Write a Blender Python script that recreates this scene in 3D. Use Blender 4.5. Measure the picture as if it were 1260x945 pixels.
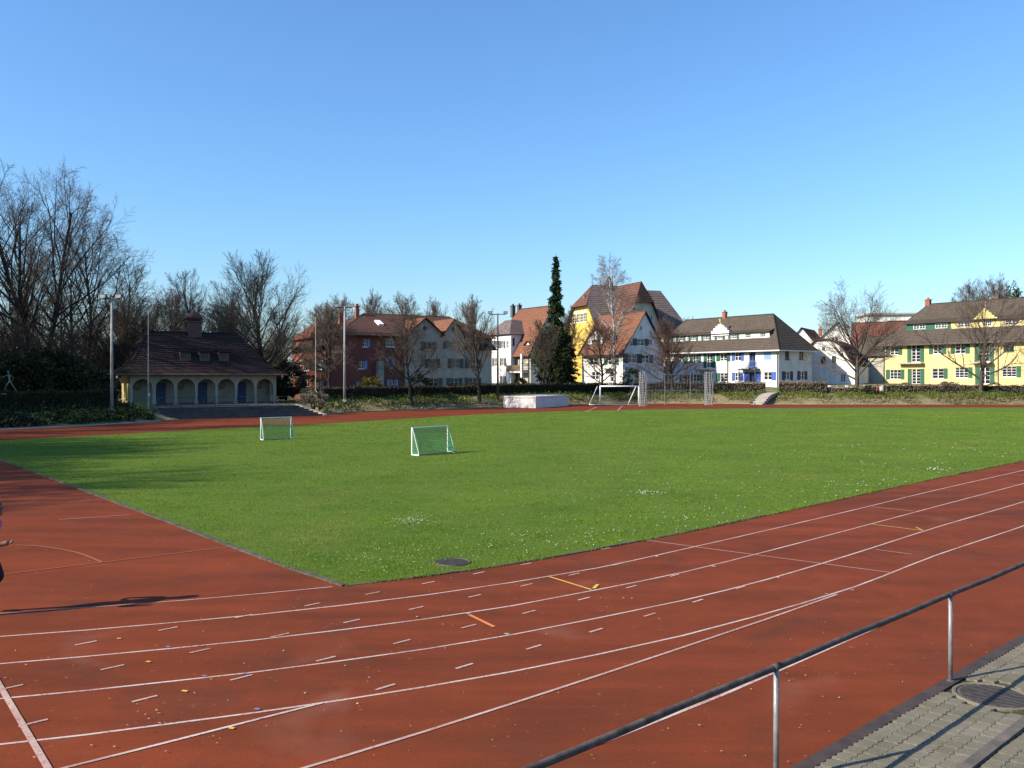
import bpy, math, random
import numpy as np
from mathutils import Vector, Matrix
R = math.radians
for o in list(bpy.data.objects): bpy.data.objects.remove(o)
scene = bpy.context.scene
col = scene.collection

# ------------------------------------------------------------------ camera, sky, sun, exposure
EYE, FPX, CX, HY = 3.5, 1060.0, 630.0, 464.0      # eye height, focal length and horizon of the 1260x945 photograph
cam = bpy.data.cameras.new('camera'); camo = bpy.data.objects.new('camera', cam); col.objects.link(camo)
camo.location = (0, 0, EYE); camo.rotation_euler = (R(90), 0, 0)
cam.sensor_fit = 'HORIZONTAL'; cam.sensor_width = 36.0; cam.lens = 36.0 * FPX / 1260.0
cam.shift_y = -(472.5 - HY) / 1260.0; cam.clip_start = 0.1; cam.clip_end = 9000
scene.camera = camo
SUN_EL = R(31); SHD = R(23)                       # shadows run 23 degrees from +X towards +Y
world = bpy.data.worlds.new('World'); scene.world = world; world.use_nodes = True
wn = world.node_tree; wn.nodes.clear()
sky = wn.nodes.new('ShaderNodeTexSky'); sky.sky_type = 'NISHITA'; sky.sun_disc = False
sky.sun_elevation = SUN_EL; sky.sun_rotation = math.atan2(-math.cos(SHD), -math.sin(SHD))
sky.air_density = 1.35; sky.dust_density = 0.4; sky.ozone_density = 10.0; sky.altitude = 0
bg = wn.nodes.new('ShaderNodeBackground'); bg.inputs[1].default_value = 0.115
wo = wn.nodes.new('ShaderNodeOutputWorld')
wn.links.new(sky.outputs[0], bg.inputs[0]); wn.links.new(bg.outputs[0], wo.inputs[0])
sl = bpy.data.lights.new('sun', 'SUN'); sl.energy = 4.6; sl.angle = R(0.5); sl.color = (1.0, 0.91, 0.76)
so = bpy.data.objects.new('sun', sl); col.objects.link(so)
sdir = Vector((math.cos(SHD) * math.cos(SUN_EL), math.sin(SHD) * math.cos(SUN_EL), -math.sin(SUN_EL)))
so.rotation_euler = sdir.to_track_quat('-Z', 'Y').to_euler(); so.location = (-30, -20, 60)
scene.view_settings.view_transform = 'Standard'; scene.view_settings.look = 'None'
scene.view_settings.exposure = 0.9; scene.view_settings.gamma = 1.0; scene.view_settings.use_curve_mapping = False
scene.render.engine = 'CYCLES'

# ------------------------------------------------------------------ helpers
def P(x, y, z=0.0):
    d = (EYE - z) * FPX / (y - HY); return Vector(((x - CX) * d / FPX, d, z))
def at(x, y, d): return Vector(((x - CX) * d / FPX, d, EYE - (y - HY) * d / FPX))
rnd = random.Random(7)

class MB:
    def __init__(s): s.v = []; s.f = []; s.mi = []; s.uv = []; s.has = False
    def vert(s, p): s.v.append((p[0], p[1], p[2])); return len(s.v) - 1
    def face(s, idx, m=0, uv=None):
        s.f.append(tuple(idx)); s.mi.append(m); s.uv.append(uv)
        if uv: s.has = True
    def poly(s, pts, m=0, uv=None): s.face([s.vert(p) for p in pts], m, uv)
    def hexa(s, c, m=0):
        i = [s.vert(p) for p in c]
        for q in ((0, 3, 2, 1), (4, 5, 6, 7), (0, 1, 5, 4), (1, 2, 6, 5), (2, 3, 7, 6), (3, 0, 4, 7)): s.face([i[k] for k in q], m)
    def box(s, x0, x1, y0, y1, z0, z1, m=0):
        s.hexa([(x0, y0, z0), (x1, y0, z0), (x1, y1, z0), (x0, y1, z0), (x0, y0, z1), (x1, y0, z1), (x1, y1, z1), (x0, y1, z1)], m)
    def tube(s, pts, rad, n=6, m=0, cap=True):
        pts = [Vector(p) for p in pts]
        if not isinstance(rad, (list, tuple)): rad = [rad] * len(pts)
        rings = []; a = None
        for i, p in enumerate(pts):
            d = (pts[min(i + 1, len(pts) - 1)] - pts[max(i - 1, 0)]).normalized()
            if a is None:
                a = d.orthogonal().normalized()
            a = (a - d * a.dot(d)).normalized(); b = d.cross(a)
            rings.append([s.vert(p + (a * math.cos(2 * math.pi * k / n) + b * math.sin(2 * math.pi * k / n)) * rad[i]) for k in range(n)])
        for r0, r1 in zip(rings, rings[1:]):
            for k in range(n): s.face((r0[k], r0[(k + 1) % n], r1[(k + 1) % n], r1[k]), m)
        if cap: s.face(rings[0][::-1], m); s.face(rings[-1], m)
    def lathe(s, prof, cx=0, cy=0, n=12, m=0):
        rings = [[s.vert((cx + r * math.cos(2 * math.pi * k / n), cy + r * math.sin(2 * math.pi * k / n), z)) for k in range(n)] for r, z in prof]
        for r0, r1 in zip(rings, rings[1:]):
            for k in range(n): s.face((r0[k], r0[(k + 1) % n], r1[(k + 1) % n], r1[k]), m)
        s.face(rings[0][::-1], m); s.face(rings[-1], m)
    def build(s, name, mats, parent=None, smooth=False):
        me = bpy.data.meshes.new(name); me.from_pydata(s.v, [], s.f)
        if not isinstance(mats, (list, tuple)): mats = [mats]
        for m in mats: me.materials.append(m)
        if len(mats) > 1: me.polygons.foreach_set('material_index', s.mi)
        if s.has:
            ul = me.uv_layers.new(name='UVMap'); flat = []
            for f, u in zip(s.f, s.uv):
                for k in range(len(f)): flat += (u[k] if u else (0, 0))
            ul.data.foreach_set('uv', flat)
        if smooth: me.polygons.foreach_set('use_smooth', [True] * len(me.polygons))
        me.update()
        o = bpy.data.objects.new(name, me); col.objects.link(o)
        if parent: o.parent = parent
        return o

def tri_object(name, V, n_per, mat, parent=None):
    """V: (k, n_per, 3) array of separate small faces with n_per corners"""
    k = V.shape[0]; me = bpy.data.meshes.new(name)
    me.vertices.add(k * n_per); me.vertices.foreach_set('co', np.ascontiguousarray(V, dtype=np.float32).ravel())
    me.loops.add(k * n_per); me.loops.foreach_set('vertex_index', np.arange(k * n_per, dtype=np.int32))
    me.polygons.add(k); me.polygons.foreach_set('loop_start', np.arange(0, k * n_per, n_per, dtype=np.int32))
    me.materials.append(mat); me.update(calc_edges=True); me.validate()
    o = bpy.data.objects.new(name, me); col.objects.link(o)
    if parent: o.parent = parent
    return o
def tag(o, label=None, cat=None, group=None, kind=None):
    if label: o['label'] = label
    if cat: o['category'] = cat
    if group: o['group'] = group
    if kind: o['kind'] = kind
    return o
def empty(name, loc, rz=0.0):
    o = bpy.data.objects.new(name, None); col.objects.link(o); o.location = loc; o.rotation_euler = (0, 0, rz); o.empty_display_size = .3
    return o
def copy_tree(o, parent=None):
    c = o.copy(); col.objects.link(c); c.parent = parent
    for ch in list(o.children): copy_tree(ch, c)
    return c

# ------------------------------------------------------------------ materials
def nd(nt, t, **kw):
    n = nt.nodes.new(t)
    for k, v in kw.items(): setattr(n, k, v)
    return n
def noise_fac(nt, scale, detail=4, rough=.55, lo=.35, hi=.65, vec=None, warp=0, stretch=None):
    n = nd(nt, 'ShaderNodeTexNoise'); n.inputs['Scale'].default_value = scale; n.inputs['Detail'].default_value = detail
    n.inputs['Roughness'].default_value = rough; n.inputs['Distortion'].default_value = warp
    if vec is None: vec = nd(nt, 'ShaderNodeNewGeometry').outputs['Position']
    if stretch:
        mp = nd(nt, 'ShaderNodeMapping'); mp.inputs['Scale'].default_value = stretch[0]; mp.inputs['Rotation'].default_value = (0, 0, stretch[1])
        nt.links.new(vec, mp.inputs[0]); vec = mp.outputs[0]
    nt.links.new(vec, n.inputs['Vector'])
    r = nd(nt, 'ShaderNodeMapRange'); r.inputs[1].default_value = lo; r.inputs[2].default_value = hi
    nt.links.new(n.outputs[0], r.inputs[0]); return r.outputs[0], n.outputs[0]
def mix(nt, fac, a, b, mode='MIX'):
    m = nd(nt, 'ShaderNodeMix', data_type='RGBA', blend_type=mode)
    for sock, val in ((m.inputs[0], fac), (m.inputs[6], a), (m.inputs[7], b)):
        if isinstance(val, (int, float)): sock.default_value = val
        elif isinstance(val, tuple): sock.default_value = (*val[:3], 1)
        else: nt.links.new(val, sock)
    return m.outputs[2]
def new_mat(name, rough=.8, spec=.3):
    m = bpy.data.materials.new(name); m.use_nodes = True; nt = m.node_tree; b = nt.nodes['Principled BSDF']
    b.inputs['Roughness'].default_value = rough; b.inputs['Specular IOR Level'].default_value = spec
    return m, nt, b
def bump(nt, b, h, strength=.3, dist=.02):
    bp = nd(nt, 'ShaderNodeBump'); bp.inputs['Strength'].default_value = strength; bp.inputs['Distance'].default_value = dist
    nt.links.new(h, bp.inputs['Height']); nt.links.new(bp.outputs[0], b.inputs['Normal'])
def M2(name, c1, c2=None, scale=3.0, rough=.8, spec=.3, fine=None, bmp=0, bs=30, metal=0, detail=5, streak=0):
    m, nt, b = new_mat(name, rough, spec); b.inputs['Metallic'].default_value = metal
    if c2 is None: c2 = tuple(x * .78 for x in c1)
    f, _ = noise_fac(nt, scale, detail); c = mix(nt, f, c1, c2)
    if streak:
        f4, _ = noise_fac(nt, 1.0, 5, .65, .48, .75, stretch=((2.2, 2.2, .22), 0)); c = mix(nt, f4, c, mix(nt, streak, c, (.16, .14, .11)))
    if fine:
        f2, raw = noise_fac(nt, fine, 3, .6, .3, .7); c = mix(nt, f2, c, mix(nt, .16, c, (0, 0, 0)))
    nt.links.new(c, b.inputs['Base Color'])
    if bmp:
        _, raw = noise_fac(nt, bs, 4); bump(nt, b, raw, bmp, .02)
    return m
def island_mat(name, cols, rough=.8, spec=.2, trans=0.0, scale=.35, patch=None):
    """each small face or clump takes its own tint, drifting over the ground"""
    m, nt, b = new_mat(name, rough, spec)
    g = nd(nt, 'ShaderNodeNewGeometry'); r = nd(nt, 'ShaderNodeValToRGB')
    e = r.color_ramp.elements; e[0].color = (*cols[0], 1); e[1].color = (*cols[-1], 1)
    for i, c in enumerate(cols[1:-1]): q = e.new((i + 1) / (len(cols) - 1)); q.color = (*c, 1)
    nt.links.new(g.outputs['Random Per Island'], r.inputs[0])
    f, _ = noise_fac(nt, scale, 4); c = mix(nt, f, r.outputs[0], mix(nt, .22, r.outputs[0], (0.02, .03, .01)))
    if patch:
        f5, _ = noise_fac(nt, .16, 6, .65, .50, .72, warp=1.2); c = mix(nt, f5, c, mix(nt, .65, c, patch)); f6, _ = noise_fac(nt, .9, 5, .7, .56, .70, warp=.6); c = mix(nt, f6, c, mix(nt, .55, c, patch)); f7, _ = noise_fac(nt, .34, 5, .6, .5, .7); c = mix(nt, f7, c, mix(nt, .5, c, (.05, .125, .012)))
    nt.links.new(c, b.inputs['Base Color'])
    if trans:
        t = nd(nt, 'ShaderNodeBsdfTranslucent'); nt.links.new(c, t.inputs[0]); ms = nd(nt, 'ShaderNodeMixShader'); ms.inputs[0].default_value = trans
        nt.links.new(b.outputs[0], ms.inputs[1]); nt.links.new(t.outputs[0], ms.inputs[2]); nt.links.new(ms.outputs[0], nt.nodes['Material Output'].inputs[0])
    return m
def roof_mat(name, c1, c2, c3, tile=(.22, .33)):
    m, nt, b = new_mat(name, .9, .10)
    uv = nd(nt, 'ShaderNodeUVMap'); bt = nd(nt, 'ShaderNodeTexBrick')
    bt.inputs['Scale'].default_value = 1.0; bt.inputs['Brick Width'].default_value = tile[0]; bt.inputs['Row Height'].default_value = tile[1]
    bt.inputs['Mortar Size'].default_value = .018; bt.inputs['Bias'].default_value = -.1
    bt.inputs['Color1'].default_value = (*c1, 1); bt.inputs['Color2'].default_value = (*c2, 1); bt.inputs['Mortar'].default_value = (*[x * .35 for x in c2], 1)
    nt.links.new(uv.outputs[0], bt.inputs['Vector'])
    f, _ = noise_fac(nt, .55, 6, .65, .4, .62); c = mix(nt, f, bt.outputs[0], c3)
    mm = mix(nt, .55, bt.outputs[0], c); f2, _ = noise_fac(nt, 4, 3, .6, .45, .7); c = mix(nt, f2, mm, mix(nt, .3, mm, (.02, .02, .015)))
    nt.links.new(c, b.inputs['Base Color'])
    w = nd(nt, 'ShaderNodeTexWave', bands_direction='X'); w.inputs['Scale'].default_value = .5 / tile[0] * .628 * 1.0
    nt.links.new(uv.outputs[0], w.inputs[0]); bump(nt, b, w.outputs[1], .5, .04)
    return m
def glass_mat():
    m, nt, b = new_mat('window_glass', .06, .6); b.inputs['Base Color'].default_value = (.018, .021, .025, 1)
    return m

# track surface
def track_material():
    m, nt, b = new_mat('red_track', .85, .04); b.inputs['Sheen Weight'].default_value = .0; b.inputs['Sheen Roughness'].default_value = .45; b.inputs['Sheen Tint'].default_value = (1, .55, .42, 1)
    big, _ = noise_fac(nt, .13, 5, .6, .36, .66, warp=.6)
    med, _ = noise_fac(nt, .9, 6, .65, .35, .68, warp=.8)
    streak, _ = noise_fac(nt, .5, 4, .6, .4, .7, stretch=((.25, 2.2, 1), -R(43)))
    fine, raw = noise_fac(nt, 42, 3, .7, .25, .75); blot, _ = noise_fac(nt, .28, 6, .7, .52, .70, warp=2.0)
    c = mix(nt, big, (.215, .045, .0150), (.148, .037, .0150))
    c = mix(nt, med, c, mix(nt, .5, c, (.090, .031, .019)))
    c = mix(nt, streak, c, mix(nt, .6, c, (.29, .060, .022)))
    c = mix(nt, fine, c, mix(nt, .42, c, (.048, .015, .010)))
    c = mix(nt, blot, c, mix(nt, .6, c, (.080, .034, .021)))
    sp, _ = noise_fac(nt, 9, 2, .5, .70, .74); c = mix(nt, sp, c, mix(nt, .25, c, (.34, .16, .10)))
    pt, _ = noise_fac(nt, .35, 3, .5, .62, .80, warp=1.5); c = mix(nt, pt, c, mix(nt, .45, c, (.235, .105, .072)))
    nt.links.new(c, b.inputs['Base Color']); bump(nt, b, raw, .25, .004)
    rr = nd(nt, 'ShaderNodeMapRange'); rr.inputs[3].default_value = .68; rr.inputs[4].default_value = .86
    nt.links.new(med, rr.inputs[0]); nt.links.new(rr.outputs[0], b.inputs['Roughness'])
    return m
def paint_mat(name, c, wear=.45):
    m, nt, b = new_mat(name, .75, .25)
    f, _ = noise_fac(nt, 28, 5, .7, .52, .72); f2, _ = noise_fac(nt, 1.1, 4, .6, .35, .7)
    w = nd(nt, 'ShaderNodeMath', operation='MULTIPLY_ADD'); nt.links.new(f, w.inputs[0]); w.inputs[1].default_value = wear; nt.links.new(f2, w.inputs[2])
    w.inputs[2].default_value = 0
    w2 = nd(nt, 'ShaderNodeMath', operation='MULTIPLY'); nt.links.new(f2, w2.inputs[0]); w2.inputs[1].default_value = wear * .6
    nt.links.new(w2.outputs[0], w.inputs[2]); w.use_clamp = True
    nt.links.new(mix(nt, w.outputs[0], c, (.26, .085, .055)), b.inputs['Base Color'])
    return m
def grass_material():
    m, nt, b = new_mat('field_turf', .9, .1)
    f, _ = noise_fac(nt, .22, 5, .6, .35, .68, warp=.5); f2, _ = noise_fac(nt, 2.6, 6, .7, .3, .7); f3, raw = noise_fac(nt, 26, 4, .75, .3, .7)
    st, _ = noise_fac(nt, .7, 4, .6, .42, .7, stretch=((.3, 1.6, 1), -R(43)))
    c = mix(nt, f, (.135, .208, .024), (.102, .178, .020)); c = mix(nt, f2, c, mix(nt, .4, c, (.130, .150, .035)))
    c = mix(nt, st, c, mix(nt, .3, c, (.055, .095, .018)))
    c = mix(nt, f3, c, mix(nt, .45, c, (.03, .055, .010))); nt.links.new(c, b.inputs['Base Color']); bump(nt, b, raw, .9, .05)
    return m
def bank_material():
    m, nt, b = new_mat('bank_soil', .95, .1)
    f, _ = noise_fac(nt, .35, 5, .6, .42, .6); f2, raw = noise_fac(nt, 5, 5, .7, .3, .7)
    g = nd(nt, 'ShaderNodeNewGeometry'); sx = nd(nt, 'ShaderNodeSeparateXYZ'); nt.links.new(g.outputs['Position'], sx.inputs[0])
    hz = nd(nt, 'ShaderNodeMapRange'); hz.inputs[1].default_value = .15; hz.inputs[2].default_value = .75; nt.links.new(sx.outputs[2], hz.inputs[0])
    c = mix(nt, f, (.28, .22, .125), (.12, .15, .04)); c = mix(nt, hz.outputs[0], mix(nt, .65, c, (.33, .26, .155)), c)
    c = mix(nt, f2, c, mix(nt, .5, c, (.05, .04, .02))); nt.links.new(c, b.inputs['Base Color']); bump(nt, b, raw, .8, .12)
    return m
def paver_material():
    m, nt, b = new_mat('paver_concrete', .95, .1)
    oi = nd(nt, 'ShaderNodeObjectInfo'); f0 = nd(nt, 'ShaderNodeNewGeometry').outputs['Random Per Island']
    a = nd(nt, 'ShaderNodeMath', operation='ADD'); nt.links.new(oi.outputs['Random'], a.inputs[0]); nt.links.new(f0, a.inputs[1]); fr = nd(nt, 'ShaderNodeMath', operation='FRACT'); nt.links.new(a.outputs[0], fr.inputs[0])
    c = mix(nt, fr.outputs[0], (.185, .158, .115), (.235, .205, .155))
    f, _ = noise_fac(nt, 2.2, 5, .6, .35, .7); c = mix(nt, f, c, mix(nt, .6, c, (.11, .105, .06)))
    f2, raw = noise_fac(nt, 55, 4, .75, .3, .7); c = mix(nt, f2, c, mix(nt, .45, c, (.09, .08, .06)))
    f3, _ = noise_fac(nt, 24, 2, .5, .66, .72); c = mix(nt, f3, c, mix(nt, .4, c, (.38, .34, .27)))
    nt.links.new(c, b.inputs['Base Color']); bump(nt, b, raw, .7, .006); return m
MT = {
 'track': track_material(), 'turf': grass_material(), 'bank': bank_material(),
 'line': paint_mat('white_line_paint', (.56, .45, .39), 1.0), 'dash': paint_mat('dash_paint', (.50, .36, .30), 1.0),
 'thin': paint_mat('faint_line_paint', (.50, .30, .24), .6), 'yellow_line': paint_mat('yellow_line_paint', (.62, .38, .07), .5),
 'faint_yellow': paint_mat('worn_yellow_paint', (.27, .105, .035), .9), 'orange_line': paint_mat('orange_line_paint', (.62, .20, .055), .4), 'blue_mark': paint_mat('blue_mark_paint', (.15, .15, .26), .6),
 'green_mark': paint_mat('green_mark_paint', (.30, .36, .26), .4),
 'kerb': M2('kerb_concrete', (.125, .105, .085), (.062, .052, .043), 3, .9, .2, 30, .4, 40),
 'strip': M2('drain_strip', (.072, .050, .043), (.046, .034, .031), 5, .85, .25, 40, .3, 50),
 'paver': paver_material(),
 'edging': M2('edging_concrete', (.165, .14, .12), (.11, .095, .085), 5, .95, .1, 50, .5, 60), 'joint': M2('joint_moss', (.085, .080, .038), (.055, .047, .032), 14, .95, .1, 60, .6, 80),
 'iron': M2('cast_iron', (.115, .095, .078), (.065, .054, .045), 12, .7, .4, 50, .2, 80),
 'galv': M2('galvanised_steel', (.30, .29, .28), (.19, .18, .18), 9, .5, .5, 60, .1, 60, .35),
 'rail': M2('weathered_rail', (.13, .10, .088), (.06, .048, .042), 9, .9, .1, 60, .2, 60, 0),
 'pole': M2('pole_grey', (.36, .35, .33), (.26, .25, .24), 2, .55, .4), 'pole_dark': M2('pole_dark', (.07, .065, .06), (.045, .04, .04), 2, .6, .4),
 'white_metal': M2('white_metal', (.74, .74, .72), (.62, .63, .62), 5, .45, .4), 'net': M2('green_net', (.07, .33, .16), (.055, .26, .125), 4, .8, .2),
 'pale_net': M2('grey_net', (.34, .35, .36), (.26, .27, .28), 4, .6, .3),
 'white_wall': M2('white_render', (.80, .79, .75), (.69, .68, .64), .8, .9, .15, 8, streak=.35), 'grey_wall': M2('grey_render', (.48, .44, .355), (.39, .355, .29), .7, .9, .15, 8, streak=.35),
 'cream_wall': M2('cream_render', (.55, .51, .40), (.45, .42, .33), .6, .9, .15, 8), 'club_wall': M2('club_render', (.42, .385, .30), (.35, .32, .25), .6, .9, .15, 8, streak=.35),
 'yellow_wall': M2('yellow_render', (.74, .60, .26), (.66, .54, .24), .5, .9, .15, 8, streak=.35), 'deep_yellow': M2('hall_yellow', (.74, .50, .10), (.64, .43, .09), .3, .9, .15, 6, streak=.35),
 'red_wall': M2('red_render', (.255, .082, .060), (.19, .068, .054), .7, .9, .15, 8, streak=.35), 'pink_conc': M2('pinkish_concrete', (.70, .63, .59), (.60, .54, .51), 1.2, .9, .15, 9),
 'roof_brown': roof_mat('roof_brown', (.135, .105, .082), (.10, .078, .062), (.075, .062, .05)), 'roof_orange': roof_mat('roof_orange', (.285, .122, .068), (.21, .09, .056), (.145, .08, .058)),
 'roof_red': roof_mat('roof_red', (.26, .085, .055), (.20, .07, .05), (.13, .065, .05)), 'roof_grey': roof_mat('roof_grey', (.25, .185, .17), (.15, .118, .112), (.115, .10, .095), (.35, .33)),
 'roof_dark': roof_mat('roof_dark', (.092, .055, .046), (.058, .038, .034), (.036, .028, .026), (.24, .34)), 'roof_rose': roof_mat('roof_rose', (.19, .09, .065), (.15, .075, .058), (.10, .062, .05)),
 'copper': M2('red_sheet', (.115, .045, .038), (.08, .035, .032), 3, .5, .4), 'brick': M2('chimney_brick', (.33, .12, .075), (.24, .09, .06), 6, .9, .2, 20),
 'glass': glass_mat(), 'white_frame': M2('white_frame', (.82, .81, .77), (.76, .75, .71), 3, .6, .3), 'brown_frame': M2('brown_frame', (.13, .09, .065), None, 3, .7, .3),
 'green_sh': M2('green_shutter', (.028, .115, .068), (.02, .085, .05), 3, .6, .3), 'blue_sh': M2('blue_shutter', (.06, .11, .42), (.05, .09, .32), 3, .6, .3), 'navy_sh': M2('navy_shutter', (.03, .045, .13), None, 3, .6, .3),
 'light_blue_sh': M2('light_blue_shutter', (.22, .34, .62), (.18, .28, .52), 3, .6, .3), 'pale_sh': M2('pale_shutter', (.50, .60, .72), None, 3, .6, .3), 'grey_sh': M2('grey_shutter', (.10, .095, .095), None, 3, .7, .3),
 'club_blue': M2('door_blue', (.05, .09, .19), None, 3, .6, .3), 'stone': M2('steps_stone', (.115, .104, .097), (.07, .063, .06), 2, .9, .2, 20, .3, 30), 'pale_stone': M2('pale_stone', (.42, .39, .34), (.33, .30, .27), 2, .9, .2, 14),
 'path': M2('path_slabs', (.37, .33, .28), (.29, .26, .22), 2, .9, .2, 14), 'wood': M2('old_wood', (.16, .11, .075), None, 4, .8, .2), 'orange_wood': M2('awning_wood', (.50, .27, .11), None, 4, .8, .2),
 'bronze': M2('statue_bronze', (.22, .23, .20), (.13, .15, .13), 6, .45, .5, None, 0, 30, .5),
 'bark': M2('bark', (.105, .088, .072), (.060, .050, .042), 3, .95, .1, 18, .6, 12), 'bark_dark': M2('bark_dark', (.062, .052, .044), (.036, .030, .026), 3, .95, .1, 18),
 'twig_park': island_mat('twigs_park', [(.078, .062, .052), (.112, .090, .074), (.095, .076, .062)], .95, .1), 'twig': island_mat('twigs', [(.085, .066, .052), (.125, .098, .078), (.105, .076, .062)], .95, .1), 'twig_dark': island_mat('twigs_dark', [(.048, .038, .032), (.080, .062, .050), (.062, .050, .040)], .95, .1),
 'twig_red': island_mat('twigs_red', [(.115, .062, .050), (.085, .055, .045), (.145, .090, .072)], .95, .1), 'birch_bark': M2('birch_bark', (.62, .60, .56), (.15, .13, .12), 5, .9, .15),
 'twig_birch': island_mat('twigs_birch', [(.16, .115, .10), (.22, .165, .145), (.13, .095, .085)], .95, .1),
 'needles': island_mat('needles', [(.018, .036, .014), (.03, .055, .02), (.012, .024, .010)], .9, .15), 'ivy': island_mat('conifer_bush', [(.035, .048, .018), (.055, .062, .024), (.022, .030, .012)], .9, .15),
 'hedge_brown': island_mat('hedge_brown', [(.075, .055, .036), (.12, .085, .055), (.045, .042, .024), (.15, .11, .075)], .95, .1), 'hedge_grey': island_mat('hedge_grey', [(.25, .185, .135), (.17, .13, .09), (.30, .235, .175), (.12, .11, .065)], .95, .1),
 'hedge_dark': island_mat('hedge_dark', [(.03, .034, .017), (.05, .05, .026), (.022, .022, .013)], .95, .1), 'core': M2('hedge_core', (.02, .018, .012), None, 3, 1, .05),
 'leaf_green': island_mat('ground_leaves', [(.10, .17, .025), (.15, .20, .035), (.07, .12, .022), (.22, .20, .06)], .9, .15, .2), 'leaf_dry': island_mat('dry_leaves', [(.30, .23, .13), (.23, .17, .095), (.16, .16, .05), (.36, .28, .18)], .95, .1),
 'leaf_yellow': island_mat('forsythia_leaves', [(.30, .22, .03), (.22, .18, .04), (.13, .13, .03)], .9, .1, .2),
 'blade': island_mat('grass_blades', [(.112, .222, .012), (.155, .275, .020), (.200, .298, .030), (.126, .242, .014), (.240, .300, .055)], .8, .15, .35, .22, (.30, .28, .075)),
 'daisy': M2('daisy_white', (.82, .82, .78), None, 3, .8, .2), 'litter': island_mat('leaf_litter', [(.30, .22, .12), (.55, .42, .22), (.42, .36, .30), (.20, .12, .07)], .9, .1),
 'skin': M2('skin', (.20, .092, .064), (.17, .078, .054), 20, .6, .3), 'pink': M2('pink_top', (.45, .14, .27), None, 10, .9, .1), 'black': M2('black_cloth', (.018, .018, .022), None, 10, .8, .2), 'hair': M2('dark_hair', (.04, .025, .018), None, 30, .6, .3),
 'red_cloth': M2('red_cloth', (.5, .05, .05), None, 10, .9, .1), 'gold': M2('gold_ornament', (.70, .52, .16), None, 6, .5, .4), 'sky_panel': M2('blue_cladding', (.06, .14, .42), None, 1, .5, .3),
}

# ------------------------------------------------------------------ the setting: terrain, track, field
S = Vector((math.cos(R(43.2)), math.sin(R(43.2)), 0)); N = Vector((-S.y, S.x, 0))   # the home straight and its normal
foot_px = [(0, 528), (100, 523), (190, 517.5), (300, 514), (395, 511), (440, 507.5), (520, 504.2), (600, 502), (700, 498.6), (740, 497.2), (800, 496.6), (860, 496.8), (900, 497.2), (1000, 497.8), (1120, 498), (1260, 498)]
far = [P(*p) for p in foot_px]
ring = [Vector(p).to_3d() for p in ((80, 104, 0), (98, 88, 0), (106, 60, 0), (92, 25, 0), (60, -22, 0), (0, -40, 0), (-26, -30, 0), (-38, -10, 0), (-41, 10, 0), (-41, 28, 0), (-39, 44, 0))]
loop = far + ring
def resample(pts, step, closed=True):
    out = []; n = len(pts)
    for i in range(n if closed else n - 1):
        p0, p1, p2, p3 = (pts[(i + k) % n] if closed else pts[min(max(i + k, 0), n - 1)] for k in (-1, 0, 1, 2))
        m = max(1, int((p2 - p1).length / step))
        for k in range(m):
            t = k / m
            out.append(.5 * ((2 * p1) + (p2 - p0) * t + (2 * p0 - 5 * p1 + 4 * p2 - p3) * t * t + (3 * p1 - p0 - 3 * p2 + p3) * t ** 3))
    if not closed: out.append(pts[-1].copy())
    return out
lp = resample(loop, 1.2)
offs = [0, .5, 1.2, 2.2, 3.2, 4.2, 5.2, 7, 10, 14, 20, 30, 45, 70, 120, 300, 900, 4000]
zz = [-.02, .10, .32, .68, 1.0, 1.22, 1.32, 1.40, 1.55, 1.9, 2.3, 2.5, 2.6, 2.6, 2.6, 2.6, 2.6, 2.6]
cen = Vector((12, 45, 0))
def bank_height(d): return float(np.interp(d, offs, zz))
mb = MB(); rows = []
for p in lp:
    out = (p - cen).normalized(); r_ = []
    for d, z in zip(offs, zz):
        q = p + out * d; x = CX + FPX * q.x / max(q.y, 1)
        if q.y > 40 and 196 < x < 398 and d < 32: z = min(z, .80) if d > 6 else -.02
        elif q.y > 40 and 60 < x <= 196 and 6 < d < 46: z = min(z, .82)
        if q.y < 12 and q.x > -40: z = -.02 if d < 30 else z
        r_.append(mb.vert((q.x, q.y, z + (rnd.uniform(-.06, .06) if .3 < d < 6 and z > .05 else 0))))
    rows.append(r_)
n = len(rows)
for i in range(n):
    a, b = rows[i], rows[(i + 1) % n]
    for k in range(len(offs) - 1): mb.face((a[k], a[k + 1], b[k + 1], b[k])[::-1])
mb.face([r[0] for r in rows])
ground = tag(mb.build('ground', MT['bank'], smooth=True), kind='structure')

# red track sheet (fills everything inside the bank) 
mb = MB(); mb.poly([(p.x, p.y, .004) for p in lp]); track = tag(mb.build('track', MT['track']), kind='structure')

# infield
edge_near = [(424, 721.5), (504.7, 712), (567, 703.5), (630, 694.5), (735, 676), (840, 656), (941.6, 634.7), (1050, 611), (1154, 588.5), (1260, 567)]
en = [P(*p) for p in edge_near]
d_last = (en[-1] - en[-3]).normalized(); en += [en[-1] + d_last * k for k in (12, 25, 38)]
el = [P(*p) for p in [(0, 566), (60, 588), (116.7, 609), (200, 640), (280, 671), (358, 700)]]
fl = [P(*p) for p in [(-20, 544), (0, 542), (100, 537), (200, 531.5), (300, 526.5), (400, 521.5), (500, 515.5), (600, 509.8), (700, 506), (800, 504), (880, 503), (1000, 502), (1130, 501.6), (1260, 501.6)]]
curve_end = [Vector((73, 93, 0)), Vector((82, 80, 0)), Vector((80, 64, 0)), Vector((70, 54, 0))]
far_edge = resample(fl, 2, False)
infield = el + en + curve_end[::-1] + far_edge[::-1] + [el[0] + Vector((-4, 4.2, 0))]
mb = MB(); mb.poly([(p.x, p.y, .012) for p in infield]); field = tag(mb.build('playing_field', MT['turf']), kind='structure')

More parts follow.
